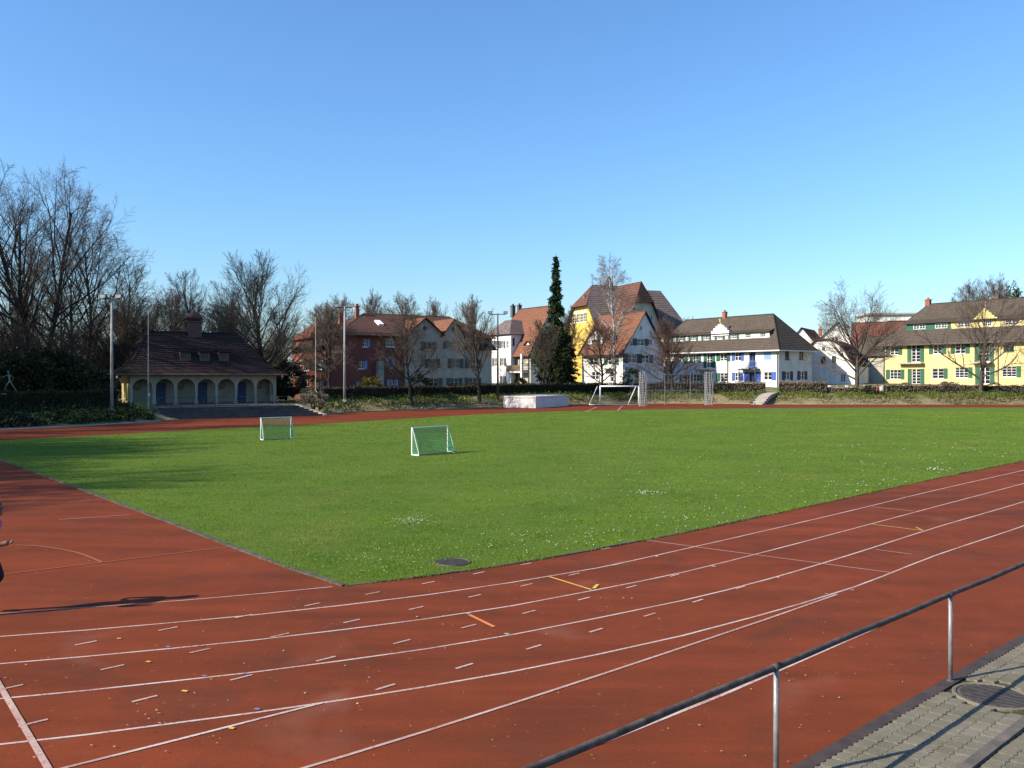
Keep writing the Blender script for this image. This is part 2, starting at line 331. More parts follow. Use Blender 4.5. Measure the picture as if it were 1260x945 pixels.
def strip(name, pts, w, z, mat, parent=None, h=None, side=0):
    """ribbon of width w along ground points, optionally with height h"""
    pts = [Vector((p[0], p[1], 0)) for p in pts]; mb = MB(); L = []; Rr = []
    for i, p in enumerate(pts):
        d = (pts[min(i + 1, len(pts) - 1)] - pts[max(i - 1, 0)]).normalized(); nn = Vector((-d.y, d.x, 0))
        a = p + nn * (w * (.5 + side)); b = p - nn * (w * (.5 - side))
        L.append(a); Rr.append(b)
    for i in range(len(pts) - 1):
        if h is None:
            mb.poly([(Rr[i].x, Rr[i].y, z), (Rr[i + 1].x, Rr[i + 1].y, z), (L[i + 1].x, L[i + 1].y, z), (L[i].x, L[i].y, z)])
        else:
            c = [Rr[i], Rr[i + 1], L[i + 1], L[i]]
            mb.hexa([(q.x, q.y, z) for q in c] + [(q.x, q.y, z + h) for q in c])
    return mb.build(name, mat, parent)
# kerb stones round the grass: 1 m lengths near the camera, each its own piece
def kerb_run(pts, step, w, h, parent, upto):
    rs = resample(pts, step, False); base = MB()
    for i in range(len(rs) - 1):
        p, q = rs[i], rs[i + 1]; d = (q - p).normalized(); nn = Vector((-d.y, d.x, 0)); g = .006
        a, b = p + d * g, q - d * g; hh = h + rnd.uniform(-.006, .006); tilt = rnd.uniform(-.008, .008)
        c = [a - nn * w / 2, b - nn * w / 2, b + nn * w / 2, a + nn * w / 2]; k = nn * tilt
        m_ = MB() if i < upto else base
        m_.hexa([(t.x, t.y, .0) for t in c] + [(t.x + k.x, t.y + k.y, hh) for t in c])
        if i < upto: m_.build('kerb_stone', MT['kerb'], parent)
    if base.f: tag(base.build('kerb_row', MT['kerb'], parent), kind='stuff')
kerb_run(en, 1.0, .075, .026, field, 45)
kerb_run([el[0] + Vector((-4, 4.2, 0))] + el + [en[0]], 1.0, .105, .036, field, 60)

# grass blades on the part of the field near the camera
rng = np.random.default_rng(5)
def inside(poly, x, y):
    r = np.zeros(len(x), bool); n = len(poly)
    for i in range(n):
        a, b = poly[i], poly[(i + 1) % n]
        if a.y == b.y: continue
        c = ((a.y > y) != (b.y > y)) & (x < (b.x - a.x) * (y - a.y) / (b.y - a.y) + a.x)
        r ^= c
    return r
k = 1500000; u = rng.random(k); D = 13 + 75 * u ** 1.9; px = rng.uniform(-30, 1300, k); X = (px - CX) * D / FPX
keep = inside(infield, X, D); X = X[keep]; Y = D[keep]
pm = P(557, 693); keep = (X - pm.x) ** 2 + (Y - pm.y) ** 2 > (.335 + .03 * np.sin(X * 40) * np.sin(Y * 35)) ** 2; X = X[keep]; Y = Y[keep]
n = min(len(X), 620000); X = X[:n]; Y = Y[:n]
ex = [];
for pl_ in (en[:10], el + [en[0]]):
    q_ = resample(pl_, .25, False)
    for a_, b_ in zip(q_, q_[1:]):
        nn_ = Vector((-(b_ - a_).y, (b_ - a_).x, 0)).normalized(); m_ = int(55 * (.6 + .8 * abs(math.sin(a_.x * 2.1 + a_.y))))
        for _ in range(m_): p_ = a_.lerp(b_, rng.random()) + nn_ * rng.normal() * .035; ex.append((p_.x, p_.y))
ex = np.array(ex); ex = ex[:60000]; X = np.concatenate([X, ex[:, 0]]); Y = np.concatenate([Y, ex[:, 1]]); n = len(X)
far_s = 1 + np.clip((Y - 16) / 25, 0, 2.6)
clump = .75 + .5 * (np.sin(X * 3.1 + np.sin(Y * 2.3)) * np.sin(Y * 2.7 + np.cos(X * 1.9)))
a = rng.uniform(0, 2 * np.pi, n); w = rng.uniform(.004, .009, n) * far_s; h = rng.uniform(.012, .034, n) * np.clip(clump, .5, 1.3) * (1 + .25 * (far_s - 1)); ln = rng.uniform(.2, 1.1, n) * h; b = rng.uniform(0, 2 * np.pi, n)
V = np.zeros((n, 3, 3)); V[:, 0] = np.c_[X - w * np.cos(a), Y - w * np.sin(a), np.full(n, .012)]; V[:, 1] = np.c_[X + w * np.cos(a), Y + w * np.sin(a), np.full(n, .012)]
h[-len(ex):] *= 1.7; V[:, 2] = np.c_[X + ln * np.cos(b), Y + ln * np.sin(b), .012 + h]
tag(tri_object('grass', V, 3, MT['blade']), 'short mown green grass covering the playing field', 'grass', kind='stuff')
# daisies
ds = []
for cx_, cy_, sx, sy, m_ in ((508, 643, 26, 4, 110), (795, 608, 22, 2.5, 50), (310, 612, 26, 3, 40), (140, 610, 30, 5, 30), (1150, 578, 14, 2, 20), (470, 690, 60, 14, 70), (690, 665, 90, 14, 60), (250, 640, 80, 16, 60), (880, 640, 90, 12, 40), (1050, 600, 60, 10, 25)):
    for _ in range(m_): ds.append((cx_ + rng.normal() * sx * .6, cy_ + rng.normal() * sy * .7))
for _ in range(900): ds.append((rng.uniform(0, 1260), rng.uniform(545, 715)))
ds = np.array([P(x, max(y, 520)) for x, y in ds]); ds = ds[inside(infield, ds[:, 0], ds[:, 1])]
n = len(ds); r_ = rng.uniform(.007, .014, n) * (1 + np.clip((ds[:, 1] - 15) / 30, 0, 1)); an = rng.uniform(0, 6.28, n)
V = np.zeros((n, 6, 3))
for q in range(6):
    V[:, q] = np.c_[ds[:, 0] + r_ * np.cos(an + q * 1.047), ds[:, 1] + r_ * np.sin(an + q * 1.047), .055 + .5 * r_ * np.cos(q * 1.047 + an)]
tag(tri_object('daisies', V, 6, MT['daisy']), 'small white daisies scattered in the grass in loose patches', 'daisies', kind='stuff')

# ---- painted markings
def line(name, pxs, w, z, mat, sub=1.0):
    return strip(name, resample([P(*p) for p in pxs], sub, False), w, z, mat, track)
LA = [(-60, 788), (0, 783.8), (105, 776), (210, 766.9), (315, 757), (420, 745.5), (525, 732.5), (630, 717.1), (735, 699.3), (840, 676.4), (945, 652.5), (1050, 627.9), (1154.4, 602.7), (1260, 578.8), (1340, 560.5)]
LB = [(-60, 822), (0, 817.4), (105, 808.5), (210, 798.6), (315, 788), (420, 775.6), (525, 762), (630, 746), (735, 726), (840, 704.7), (945, 678.4), (1050, 650.8), (1154.4, 622.9), (1260, 595), (1340, 573)]
LC = [(-60, 866), (0, 860.4), (105, 850.5), (210, 839.1), (315, 827.5), (420, 813.7), (525, 799), (630, 781.6), (735, 761.1), (840, 739.4), (945, 713.1), (1050, 681.8), (1154.4, 648.5), (1260, 617.5), (1340, 592)]
LD = [(-60, 922), (0, 916.8), (105, 905), (210, 891.2), (315, 877.5), (420, 862.2), (525, 845.5), (630, 827.1), (735, 806), (840, 782.7), (928, 759.5), (1050, 723.1), (1154.4, 682.7), (1260, 647.2), (1340, 617)]
L0 = [(-60, 761), (0, 755.6), (86.8, 749.3), (160, 744), (231.2, 738.7), (320, 731), (409, 722.4)]
for pxs in (LA, LB, LC, LD): line('lane_line', pxs, .040, .008, MT['line'])
line('lane_line', L0, .036, .008, MT['dash'])
line('lane_line', [(700, 929), (738, 916), (886, 857), (1045, 787.5), (1199, 719.6), (1260, 694), (1340, 657)], .045, .008, MT['line'])
line('lane_line', [(40, 956), (86.8, 944.3), (210, 913.5), (337, 881), (398, 865.5)], .042, .0115, MT['line'])
line('lane_line', [(300, 968), (420, 932.7), (525, 900.5), (630, 866.8), (735, 832.5), (840, 797.5), (945, 762), (1030, 732)], .042, .0115, MT['dash'])
line('start_line', [(-25, 800), (0, 845.5), (30, 897), (58, 945), (75, 975)], .062, .015, MT['dash'])
line('finish_line', [(787, 664), (860, 674), (940, 684.5), (1015, 694.5), (1095, 705)], .035, .0115, MT['thin'])
dash_rows = [
 [(458.6, 730.6), (527, 717.7), (589, 705.7), (647.4, 694.5), (746, 675.6)],
 [(384.5, 744.5), (432.7, 765), (512, 749), (584, 734), (648, 720.4), (706.5, 707.2), (759, 695)],
 [(344.5, 782.3), (494.5, 790.4), (577, 771.3), (651, 753.8), (718.4, 737.4), (777, 722.6), (830, 708.6)],
 [(474, 846.3), (571.5, 820.5), (657, 797), (733.6, 776.3), (799.4, 757.2), (858.6, 740), (911, 723.6)],
 [(106, 792), (206.5, 774.5), (138.5, 822), (246, 801.5), (401, 811.5), (178, 860.8), (297, 834.6), (41, 890.5), (12, 847), (300, 758.8)]]
for row in dash_rows:
    for (x, y) in row:
        c = P(x, y); hl = .135
        t = resample([c - S * hl, c + S * hl], 1, False); strip('dash_mark', t, .042, .0115, MT['dash'], track)
for (x0, y0, x1, y1, w, m_) in ((676, 710.5, 727.5, 726.5, .06, 'yellow_line'), (730.5, 725, 735.5, 720, .10, 'yellow_line'), (577.5, 757.5, 608, 772.5, .07, 'orange_line'), (1075, 607.5, 1117, 612, .05, 'faint_yellow'),
        (1073, 624.3, 1124, 629.5, .05, 'thin'), (1074, 646, 1135, 653.5, .06, 'yellow_line'), (1127, 649.5, 1135.5, 653.2, .07, 'yellow_line'), (1078, 677, 1123, 683, .045, 'thin'), (0, 708, 283, 673.5, .05, 'faint_yellow'),
        (573, 755, 577.5, 756.5, .09, 'green_mark'), (621, 780.5, 626.5, 781.8, .09, 'green_mark'), (205, 796.3, 209, 797.6, .07, 'blue_mark'), (245, 795.2, 250, 796.4, .07, 'blue_mark'), (249, 832.3, 254, 833.6, .07, 'blue_mark'), (301, 829.5, 306.5, 830.6, .07, 'blue_mark'),
        (313.5, 873.2, 319.5, 874.6, .08, 'blue_mark'), (180, 815, 185, 815.8, .07, 'yellow_line'), (224, 851, 230.5, 852.2, .07, 'yellow_line'), (282, 896.8, 288, 898, .07, 'yellow_line'), (144, 786.5, 149, 787, .06, 'yellow_line'),
        (1147, 684.4, 1150, 685.2, .07, 'green_mark'), (806.5, 684.5, 809, 685.8, .1, 'line'), (876, 697.2, 880, 698.2, .1, 'line'), (954, 710.5, 959, 711.5, .1, 'line'), (1015, 731.5, 1019, 732, .06, 'green_mark'), (1048, 726.5, 1051, 727.5, .07, 'line')):
    line('course_mark', [(x0, y0), (x1, y1)], w * (.8 if abs(x1 - x0) > 12 else .6), .0155, MT[m_])
line('court_arc', [(20, 671.5), (45, 672.5), (83, 678), (105, 684), (125, 692.5)], .05, .0155, MT['faint_yellow'], .3)
line('court_line', [(72, 640), (110, 637.5), (160, 634)], .03, .0155, MT['thin'])
line('bend_line', [(720, 507.0), (735, 500.6)], .09, .0155, MT['line']); line('bend_line', [(760, 505.3), (766, 499.5)], .09, .0155, MT['line'])

strip('foot_kerb', resample([P(x, y + 1.2) for x, y in ((-40, 530), (0, 528), (60, 525), (100, 523), (150, 520), (196, 517.3))], 1, False), .28, -.01, MT['pale_stone'], ground, .07)
# litter on the track: leaves, grit
V = []
for _ in range(380):
    x, y = rnd.uniform(0, 1250), rnd.uniform(640, 944); p = P(x, y)
    if inside(infield, np.array([p.x]), np.array([p.y]))[0]: continue
    s_ = rnd.choice((.005, .006, .008, .014)); an = rnd.uniform(0, 6.28); z = .02
    V.append([(p.x + s_ * math.cos(an + q), p.y + s_ * math.sin(an + q) * .7, z + rnd.uniform(0, .012)) for q in (0, 1.57, 3.14, 4.71)])
for cx_, cy_ in ((545, 760), (180, 888), (745, 748), (985, 830)):
    for _ in range(9):
        p = P(cx_ + rnd.gauss(0, 16), cy_ + rnd.gauss(0, 7)); s_ = rnd.choice((.010, .014, .02)); an = rnd.uniform(0, 6.28)
        V.append([(p.x + s_ * math.cos(an + q), p.y + s_ * math.sin(an + q) * .6, .02 + rnd.uniform(0, .015)) for q in (0, 1.57, 3.14, 4.71)])
tag(tri_object('leaf_litter', np.array(V), 4, MT['litter']), 'tiny dry leaf bits and grit scattered over the red track', 'litter', kind='stuff')

# manhole in the grass
def manhole(name, c, r, label, ribs):
    t = empty(name, c); m_ = MB(); m_.lathe([(r, -.05), (r, .018), (r * .97, .026), (r * .9, .02), (r * .88, -.01), (.0001, -.01)], n=40); m_.build('rim', MT['paver'] if ribs else MT['kerb'], t)
    m_ = MB(); m_.lathe([(r * .87, -.03), (r * .87, .016), (.0001, .016)], n=36); m_.build('cover_plate', MT['iron'], t)
    for i in range(-9, 10):
        y = i * r * .09; hw = math.sqrt(max(0, (r * .83) ** 2 - y * y))
        if hw > .05:
            m_ = MB(); m_.box(-hw, hw, y - r * .022, y + r * .022, .016, .024); m_.build('rib', MT['iron'], t)
    m_ = MB(); m_.lathe([(.025, .016), (.025, .028), (.0001, .028)], n=12); m_.build('lifting_eye', MT['pole_dark'], t)
    return tag(t, label, 'manhole cover')
t = manhole('manhole_cover', (pm.x, pm.y, .006), .34, 'round dark manhole cover sunk in the grass beside the track', False)
t.rotation_euler.z = .4

# ------------------------------------------------------------------ paving at the near right corner
a0, a1 = P(974, 945, .05), P(1260, 780, .05); K = (a1 - a0).normalized(); KN = Vector((K.y, -K.x, 0))      # KN points away from the track
def kp(s_, n_, z=0): q = a0 + K * s_ + KN * n_; return Vector((q.x, q.y, z))
def kbox(m_, s0, s1, n0, n1, z0, z1): m_.hexa([kp(s0, n0, z0), kp(s0, n1, z0), kp(s1, n1, z0), kp(s1, n0, z0), kp(s0, n0, z1), kp(s0, n1, z1), kp(s1, n1, z1), kp(s1, n0, z1)])
pav = MB(); pav.poly([kp(-6, .02, .028), kp(-6, 6, .028), kp(14, 6, .028), kp(14, .02, .028)]); pav = tag(pav.build('pavement', MT['joint']), kind='structure')
for i in range(-5, 14):
    m_ = MB(); kbox(m_, i + .004, i + .996, -.012, .125, -.02, .052 + rnd.uniform(-.003, .003)); m_.build('edging_slab', MT['strip'], pav)
# the second, raised edging
e0 = P(1190, 945, .06); s_e = (e0 - a0).dot(KN)
e1 = P(1260, 889.5, .06); s_e2 = (e1 - a0).dot(KN); ne = (s_e + s_e2) / 2
for i in range(-5, 12):
    m_ = MB(); kbox(m_, i + .006, i + .994, ne - .05, ne + .05, 0, .085 + rnd.uniform(-.004, .004)); m_.build('edging_slab', MT['edging'], pav)
mh = P(1222, 856, .05); mh_s, mh_n = (mh - a0).dot(K), (mh - a0).dot(KN); mh_r = .40
# interlocking stones: one wavy outline, shared mesh
def paver_mesh(seed):
    r = random.Random(seed); L, W = .205, .142; g = .0024; am = .011
    pts = []
    for i in range(9): t = i / 8; pts.append((t * L, am * math.sin(t * 4 * math.pi)))
    for i in range(1, 7): t = i / 6; pts.append((L + am * .9 * math.sin(t * 2 * math.pi), t * W))
    for i in range(1, 9): t = i / 8; pts.append((L - t * L, W + am * math.sin((1 - t) * 4 * math.pi)))
    for i in range(1, 6): t = i / 6; pts.append((am * .9 * math.sin((1 - t) * 2 * math.pi), W - t * W))
    cxm = L / 2; cym = W / 2; me = MB()
    ins = lambda q, k: (cxm + (q[0] - cxm) * (1 - k / (L / 2)), cym + (q[1] - cym) * (1 - k / (W / 2)))
    r0 = [ins(q, g) for q in pts]; r1 = [ins(q, g + .0045 + r.uniform(0, .002)) for q in pts]; tz = r.uniform(-.002, .002)
    A = [me.vert((x, y, .0)) for x, y in r0]; B = [me.vert((x, y, .0235 + tz)) for x, y in r0]; C = [me.vert((x, y, .026 + tz + r.uniform(-.001, .001))) for x, y in r1]
    nn = len(pts)
    for i in range(nn):
        j = (i + 1) % nn; me.face((A[i], A[j], B[j], B[i])); me.face((B[i], B[j], C[j], C[i]))
    me.face(C); return me, L, W
pm_, PL, PW = paver_mesh(1)
protos = []
for sd in range(5):
    q, _, _ = paver_mesh(sd + 1); o = q.build('paver', MT['paver']); protos.append(o.data); bpy.data.objects.remove(o)
ang_k = math.atan2(K.y, K.x); spots = []
rowi = 0; nn_ = .13
while nn_ < 3.6:
    if abs(nn_ + PW / 2 - ne) < .05 + PW / 2 - .02: nn_ = ne + .053; 
    s_ = -2.2 + (PL / 2 if rowi % 2 else 0)
    while s_ < 7.5:
        c = kp(s_ + PL / 2, nn_ + PW / 2)
        if (s_ + PL / 2 - mh_s) ** 2 + (nn_ + PW / 2 - mh_n) ** 2 > (mh_r + .075) ** 2: spots.append((c.y, s_, nn_))
        s_ += PL
    nn_ += PW; rowi += 1
vis = []
for cy_, s_, n_ in spots:
    c = kp(s_ + PL / 2, n_ + PW / 2); x = CX + FPX * c.x / c.y if c.y > 1 else 9e9; y = HY + FPX * 3.45 / max(c.y, 1)
    vis.append((not (940 < x < 1280 and y < 960), c.y, s_, n_))
vis.sort(); rest = MB()
flipm = Matrix.Rotation(math.pi, 4, 'Z')
for i, (off, cy_, s_, n_) in enumerate(vis):
    # local frame of a stone: x along K, y along -KN (so the mesh is right handed)
    c = kp(s_, n_ + PW, .028 + rnd.uniform(-.003, .003))
    if i < 290:
        o = bpy.data.objects.new('paver', protos[rnd.randrange(5)]); col.objects.link(o); o.parent = pav; o.location = c; o.rotation_euler = (rnd.uniform(-.012, .012), rnd.uniform(-.012, .012), ang_k)
    else:
        base = len(rest.v); q = pm_
        for v in q.v: w_ = c + K * v[0] - KN * v[1]; rest.v.append((w_.x, w_.y, c.z + v[2]))
        for f in q.f: rest.face([base + j for j in f])
tag(rest.build('paver_field', MT['paver'], pav), kind='stuff')
t = manhole('manhole_cover', (mh.x, mh.y, .034), mh_r, 'ribbed round manhole cover in a concrete ring among the grey pavers', True); t.rotation_euler.z = .25
# moss in the joints
V = []
for _ in range(7000):
    s_, n_ = rnd.uniform(-2, 7), rnd.uniform(.2, 3.2); rown = round((n_ - .13) / PW) * PW + .13 if rnd.random() < .7 else n_
    c = kp(s_, rown + rnd.gauss(0, .006), .046); z = rnd.uniform(.004, .013); an = rnd.uniform(0, 6.28); w_ = .006
    if (s_ - mh_s) ** 2 + (n_ - mh_n) ** 2 < .19: continue
    V.append([(c.x - w_ * math.cos(an), c.y - w_ * math.sin(an), c.z), (c.x + w_ * math.cos(an), c.y + w_ * math.sin(an), c.z), (c.x + rnd.gauss(0, .006), c.y + rnd.gauss(0, .006), c.z + z)])
tag(tri_object('moss', np.array(V), 3, MT['leaf_green']), 'short green moss growing in the joints of the paving', 'moss', kind='stuff')

# ---- railing
r1, r2 = P(955, 820.5, 1.03), P(1169.5, 731.5, 1.03); rd = (r2 - r1); rl = rd.length; rd.normalize()
rt = empty('railing', (r1.x, r1.y, 0))
def rp(k_, z): return Vector((rd.x * k_, rd.y * k_, z))
m_ = MB(); pts = [rp(-9, 1.03)] + [rp(-9 + i * .5, 1.03 + .004 * math.sin(i * 1.3)) for i in range(1, 60)]; m_.tube(pts, .027, 14); m_.build('handrail', MT['rail'], rt, True)
for i in range(-2, 5):
    b = rp(i * rl, 0); m_ = MB(); m_.tube([(b.x, b.y, 0), (b.x, b.y, .5), (b.x, b.y, 1.005)], .024, 12); o = m_.build('post', MT['galv'], rt, True)
    m_ = MB(); m_.lathe([(.045, .045), (.045, .056), (.03, .062), (.026, .062)], b.x, b.y, 12); m_.build('collar', MT['iron'], o)
    m_ = MB(); m_.tube([rp(i * rl - .05, 1.03), rp(i * rl + .05, 1.03)], .0295, 14); m_.build('sleeve', MT['rail'], o, True)
tag(rt, 'grey steel pipe railing with thin posts between paving and track', 'railing')
# standing tiers behind the railing where the photographer stands
st = empty('spectator_steps', kp(0, 3.0, 0))
for i in range(5):
    m_ = MB(); 
    c = [kp(-14, 3.6 + i * .85, 0), kp(-14, 4.45 + i * .85, 0), kp(3.5, 4.45 + i * .85, 0), kp(3.5, 3.6 + i * .85, 0)]; l = st.location
    m_.hexa([(q.x - l.x, q.y - l.y, 0) for q in c] + [(q.x - l.x, q.y - l.y, .35 * (i + 1)) for q in c]); m_.build('step', MT['pale_stone'], st)
tag(st, 'pale stone spectator tiers rising behind the paved strip', 'steps')

# ------------------------------------------------------------------ houses
def clip_half(poly, f):
    out = []
    for i in range(len(poly)):
        a, b = poly[i], poly[(i + 1) % len(poly)]; fa, fb = f(a), f(b)
        if fa >= 0: out.append(a)
        if (fa >= 0) != (fb >= 0):
            t = fa / (fa - fb); out.append(tuple(a[k] + (b[k] - a[k]) * t for k in range(len(a))))
    return out
def roof_face(mb, pts, course=.34, step=.035, m=0):
    """planar roof slope laid in real courses, each lower edge proud of the next"""
    pts = [Vector(p) for p in pts]; nrm = Vector((0, 0, 0))
    for i in range(len(pts)): nrm += pts[i].cross(pts[(i + 1) % len(pts)])
    nrm.normalize()
    if nrm.z < 0: nrm = -nrm; pts = pts[::-1]
    u = Vector((-nrm.y, nrm.x, 0)); u = u.normalized() if u.length > 1e-6 else Vector((1, 0, 0)); v = nrm.cross(u)
    if v.z < 0: v = -v; u = -u
    o = pts[0]; q = [((p - o).dot(u), (p - o).dot(v)) for p in pts]; v0 = min(b for a, b in q); v1 = max(b for a, b in q)
    k = 0; c0 = v0
    while c0 < v1 - 1e-3:
        c1 = min(c0 + course, v1)
        pl = clip_half(clip_half(q, lambda a: a[1] - c0), lambda a: c1 - a[1])
        if len(pl) >= 3:
            P3 = []
            for a, b in pl:
                hgt = step * (1 - (b - c0) / course) + .012
                P3.append(o + u * a + v * b + nrm * hgt)
            mb.poly(P3, m, [(a, b - v0) for a, b in pl])
            low = sorted([a for a, b in pl if abs(b - c0) < 1e-4])
            if len(low) >= 2:
                a, b = low[0], low[-1]; base = o + v * c0; h0 = -.05 if k == 0 else .008
                mb.poly([base + u * a + nrm * h0, base + u * b + nrm * h0, base + u * b + nrm * (step + .012), base + u * a + nrm * (step + .012)], m, [(a, c0 - v0)] * 2 + [(b, c0 - v0 + .03)] * 2)
        c0 = c1; k += 1
    mb.poly([p - nrm * .06 for p in pts][::-1], m, [(0.01, 0.01)] * len(pts))
class Face:
    """a wall plane of a house: s runs along it, o is the outward offset"""
    def __init__(f, h, ox, oy, dx, dy): f.h = h; f.o = Vector((ox, oy, 0)); f.d = Vector((dx, dy, 0)); f.n = Vector((dy, -dx, 0))
    def p(f, s, z, o=0.0): q = f.o + f.d * s + f.n * o; return (q.x, q.y, z)
    def s(f, px, o=0.0):
        h = f.h; c, sn = math.cos(h.ang), math.sin(h.ang)
        w = lambda q: Vector((h.O.x + q.x * c - q.y * sn, h.O.y + q.x * sn + q.y * c, 0))
        A = w(f.o + f.n * o); Dd = w(f.o + f.d + f.n * o) - A; k = (px - CX) / FPX
        t = (k * A.y - A.x) / (Dd.x - k * Dd.y); return t, A.y + Dd.y * t
    def z(f, px, py, o=0.0): return EYE - (py - HY) * f.s(px, o)[1] / FPX - f.h.O.z
    def rect(f, x0, x1, y0, y1):
        s0 = f.s(x0)[0]; s1 = f.s(x1)[0]; xm = (x0 + x1) / 2
        return min(s0, s1), max(s0, s1), f.z(xm, y1), f.z(xm, y0)
    def box(f, mb, s0, s1, z0, z1, o0, o1, m=0):
        mb.hexa([f.p(s0, z0, o1), f.p(s1, z0, o1), f.p(s1, z0, o0), f.p(s0, z0, o0), f.p(s0, z1, o1), f.p(s1, z1, o1), f.p(s1, z1, o0), f.p(s0, z1, o0)], m)
class House:
    def __init__(h, name, left, right, gz, label, cat='house'):
        h.O = Vector((left[0], left[1], gz)); d = Vector((right[0] - left[0], right[1] - left[1])); h.L = d.length; h.ang = math.atan2(d.y, d.x)
        h.root = tag(empty(name, h.O, h.ang), label, cat)
        h.front = Face(h, 0, 0, 1, 0)
    def right(h, x): return Face(h, x, 0, 0, 1)
    def left(h, x, depth): return Face(h, x, depth, 0, -1)
def wall(face, poly, rects, mat, depth=.20, name='wall', thick=.0):
    """convex wall outline in (s, z) with real openings and reveals"""
    mb = MB(); ss = sorted(set([round(p[0], 4) for p in poly] + [round(v, 4) for r in rects for v in r[:2]])); zs = sorted(set([round(p[1], 4) for p in poly] + [round(v, 4) for r in rects for v in r[2:4]]))
    area = sum(poly[i][0] * poly[(i + 1) % len(poly)][1] - poly[(i + 1) % len(poly)][0] * poly[i][1] for i in range(len(poly)))
    if area < 0: poly = poly[::-1]
    for i in range(len(ss) - 1):
        for j in range(len(zs) - 1):
            cs, cz = (ss[i] + ss[i + 1]) / 2, (zs[j] + zs[j + 1]) / 2
            if any(r[0] < cs < r[1] and r[2] < cz < r[3] for r in rects): continue
            cell = [(ss[i], zs[j]), (ss[i + 1], zs[j]), (ss[i + 1], zs[j + 1]), (ss[i], zs[j + 1])]
            for k in range(len(poly)):
                a, b = poly[k], poly[(k + 1) % len(poly)]
                cell = clip_half(cell, lambda q: (b[0] - a[0]) * (q[1] - a[1]) - (b[1] - a[1]) * (q[0] - a[0]) + 1e-9)
                if len(cell) < 3: break
            if len(cell) >= 3: mb.poly([face.p(s, z) for s, z in cell])
    for r in rects:
        s0, s1, z0, z1 = r[:4]
        for a, b in (((s0, z0), (s1, z0)), ((s1, z0), (s1, z1)), ((s1, z1), (s0, z1)), ((s0, z1), (s0, z0))):
            mb.poly([face.p(*a), face.p(*b), face.p(*b, -depth), face.p(*a, -depth)])
    return mb.build(name, mat, face.h.root)
def window(face, r, nx=2, nz=2, frame='white_frame', shutters=None, sides='lr', depth=.20, name='window', sw=None, sill=True, closed=False):
    s0, s1, z0, z1 = r[:4]; mb = MB(); fw = min(.075, (s1 - s0) * .09); o0, o1 = -depth + .03, -depth + .10
    if closed:
        for a, b in ((s0 + .01, (s0 + s1) / 2 - .006), ((s0 + s1) / 2 + .006, s1 - .01)):
            m_ = MB(); face.box(m_, a, b, z0 + .01, z1 - .01, -.05, .01); m_.build('shutter', MT[shutters], face.h.root)
        return
    face.box(mb, s0, s0 + fw, z0, z1, o0, o1); face.box(mb, s1 - fw, s1, z0, z1, o0, o1); face.box(mb, s0 + fw, s1 - fw, z0, z0 + fw, o0, o1); face.box(mb, s0 + fw, s1 - fw, z1 - fw, z1, o0, o1)
    for i in range(1, nx):
        c = s0 + (s1 - s0) * i / nx; w = fw * (.62 if (i * 2 == nx) else .32); face.box(mb, c - w, c + w, z0 + fw, z1 - fw, o0 + .005, o1 - .004)
    for j in range(1, nz):
        c = z0 + (z1 - z0) * j / nz; face.box(mb, s0 + fw, s1 - fw, c - fw * .3, c + fw * .3, o0 + .008, o1 - .012)
    w_ = mb.build(name, MT[frame], face.h.root)
    m_ = MB(); m_.poly([face.p(s0, z0, o0 + .015), face.p(s1, z0, o0 + .015), face.p(s1, z1, o0 + .015), face.p(s0, z1, o0 + .015)]); m_.build('pane', MT['glass'], w_)
    if sill and name == 'window':
        m_ = MB(); face.box(m_, s0 - .08, s1 + .08, z0 - .09, z0 - .005, -.08, .09); m_.build('sill', MT[frame if frame != 'brown_frame' else 'pale_stone'], w_)
    if shutters:
        W = sw or (s1 - s0) * .52
        for sd in sides:
            a = s0 - W - .02 if sd == 'l' else s1 + .02
            m_ = MB(); face.box(m_, a, a + W, z0 - .02, z1 + .02, .012, .055)
            nb = 5
            for k_ in range(nb): zc = z0 + (z1 - z0) * (k_ + .5) / nb; face.box(m_, a + .05, a + W - .05, zc - (z1 - z0) / nb * .33, zc + (z1 - z0) / nb * .33, .055, .066)
            m_.build('shutter', MT[shutters], face.h.root)
def gutter(h, pts, mat='brown_frame', r=.09):
    m_ = MB(); m_.tube(pts, r, 6); m_.build('gutter', MT[mat], h.root)
def downpipe(h, x, y, z0, z1, mat='grey_sh'):
    m_ = MB(); m_.tube([(x, y - .12, z0), (x, y - .12, z1 - .5), (x, y - .6, z1)], .055, 6); m_.build('downpipe', MT[mat], h.root)
def chimney(h, x, y, z0, z1, w=.6, d=.5, mat='brick'):
    m_ = MB(); m_.box(x - w / 2, x + w / 2, y - d / 2, y + d / 2, z0, z1); m_.box(x - w / 2 - .07, x + w / 2 + .07, y - d / 2 - .07, y + d / 2 + .07, z1 + .002, z1 + .14); m_.box(x - .14, x + .14, y - .12, y + .12, z1 + .14, z1 + .42); m_.build('chimney', MT[mat], h.root)
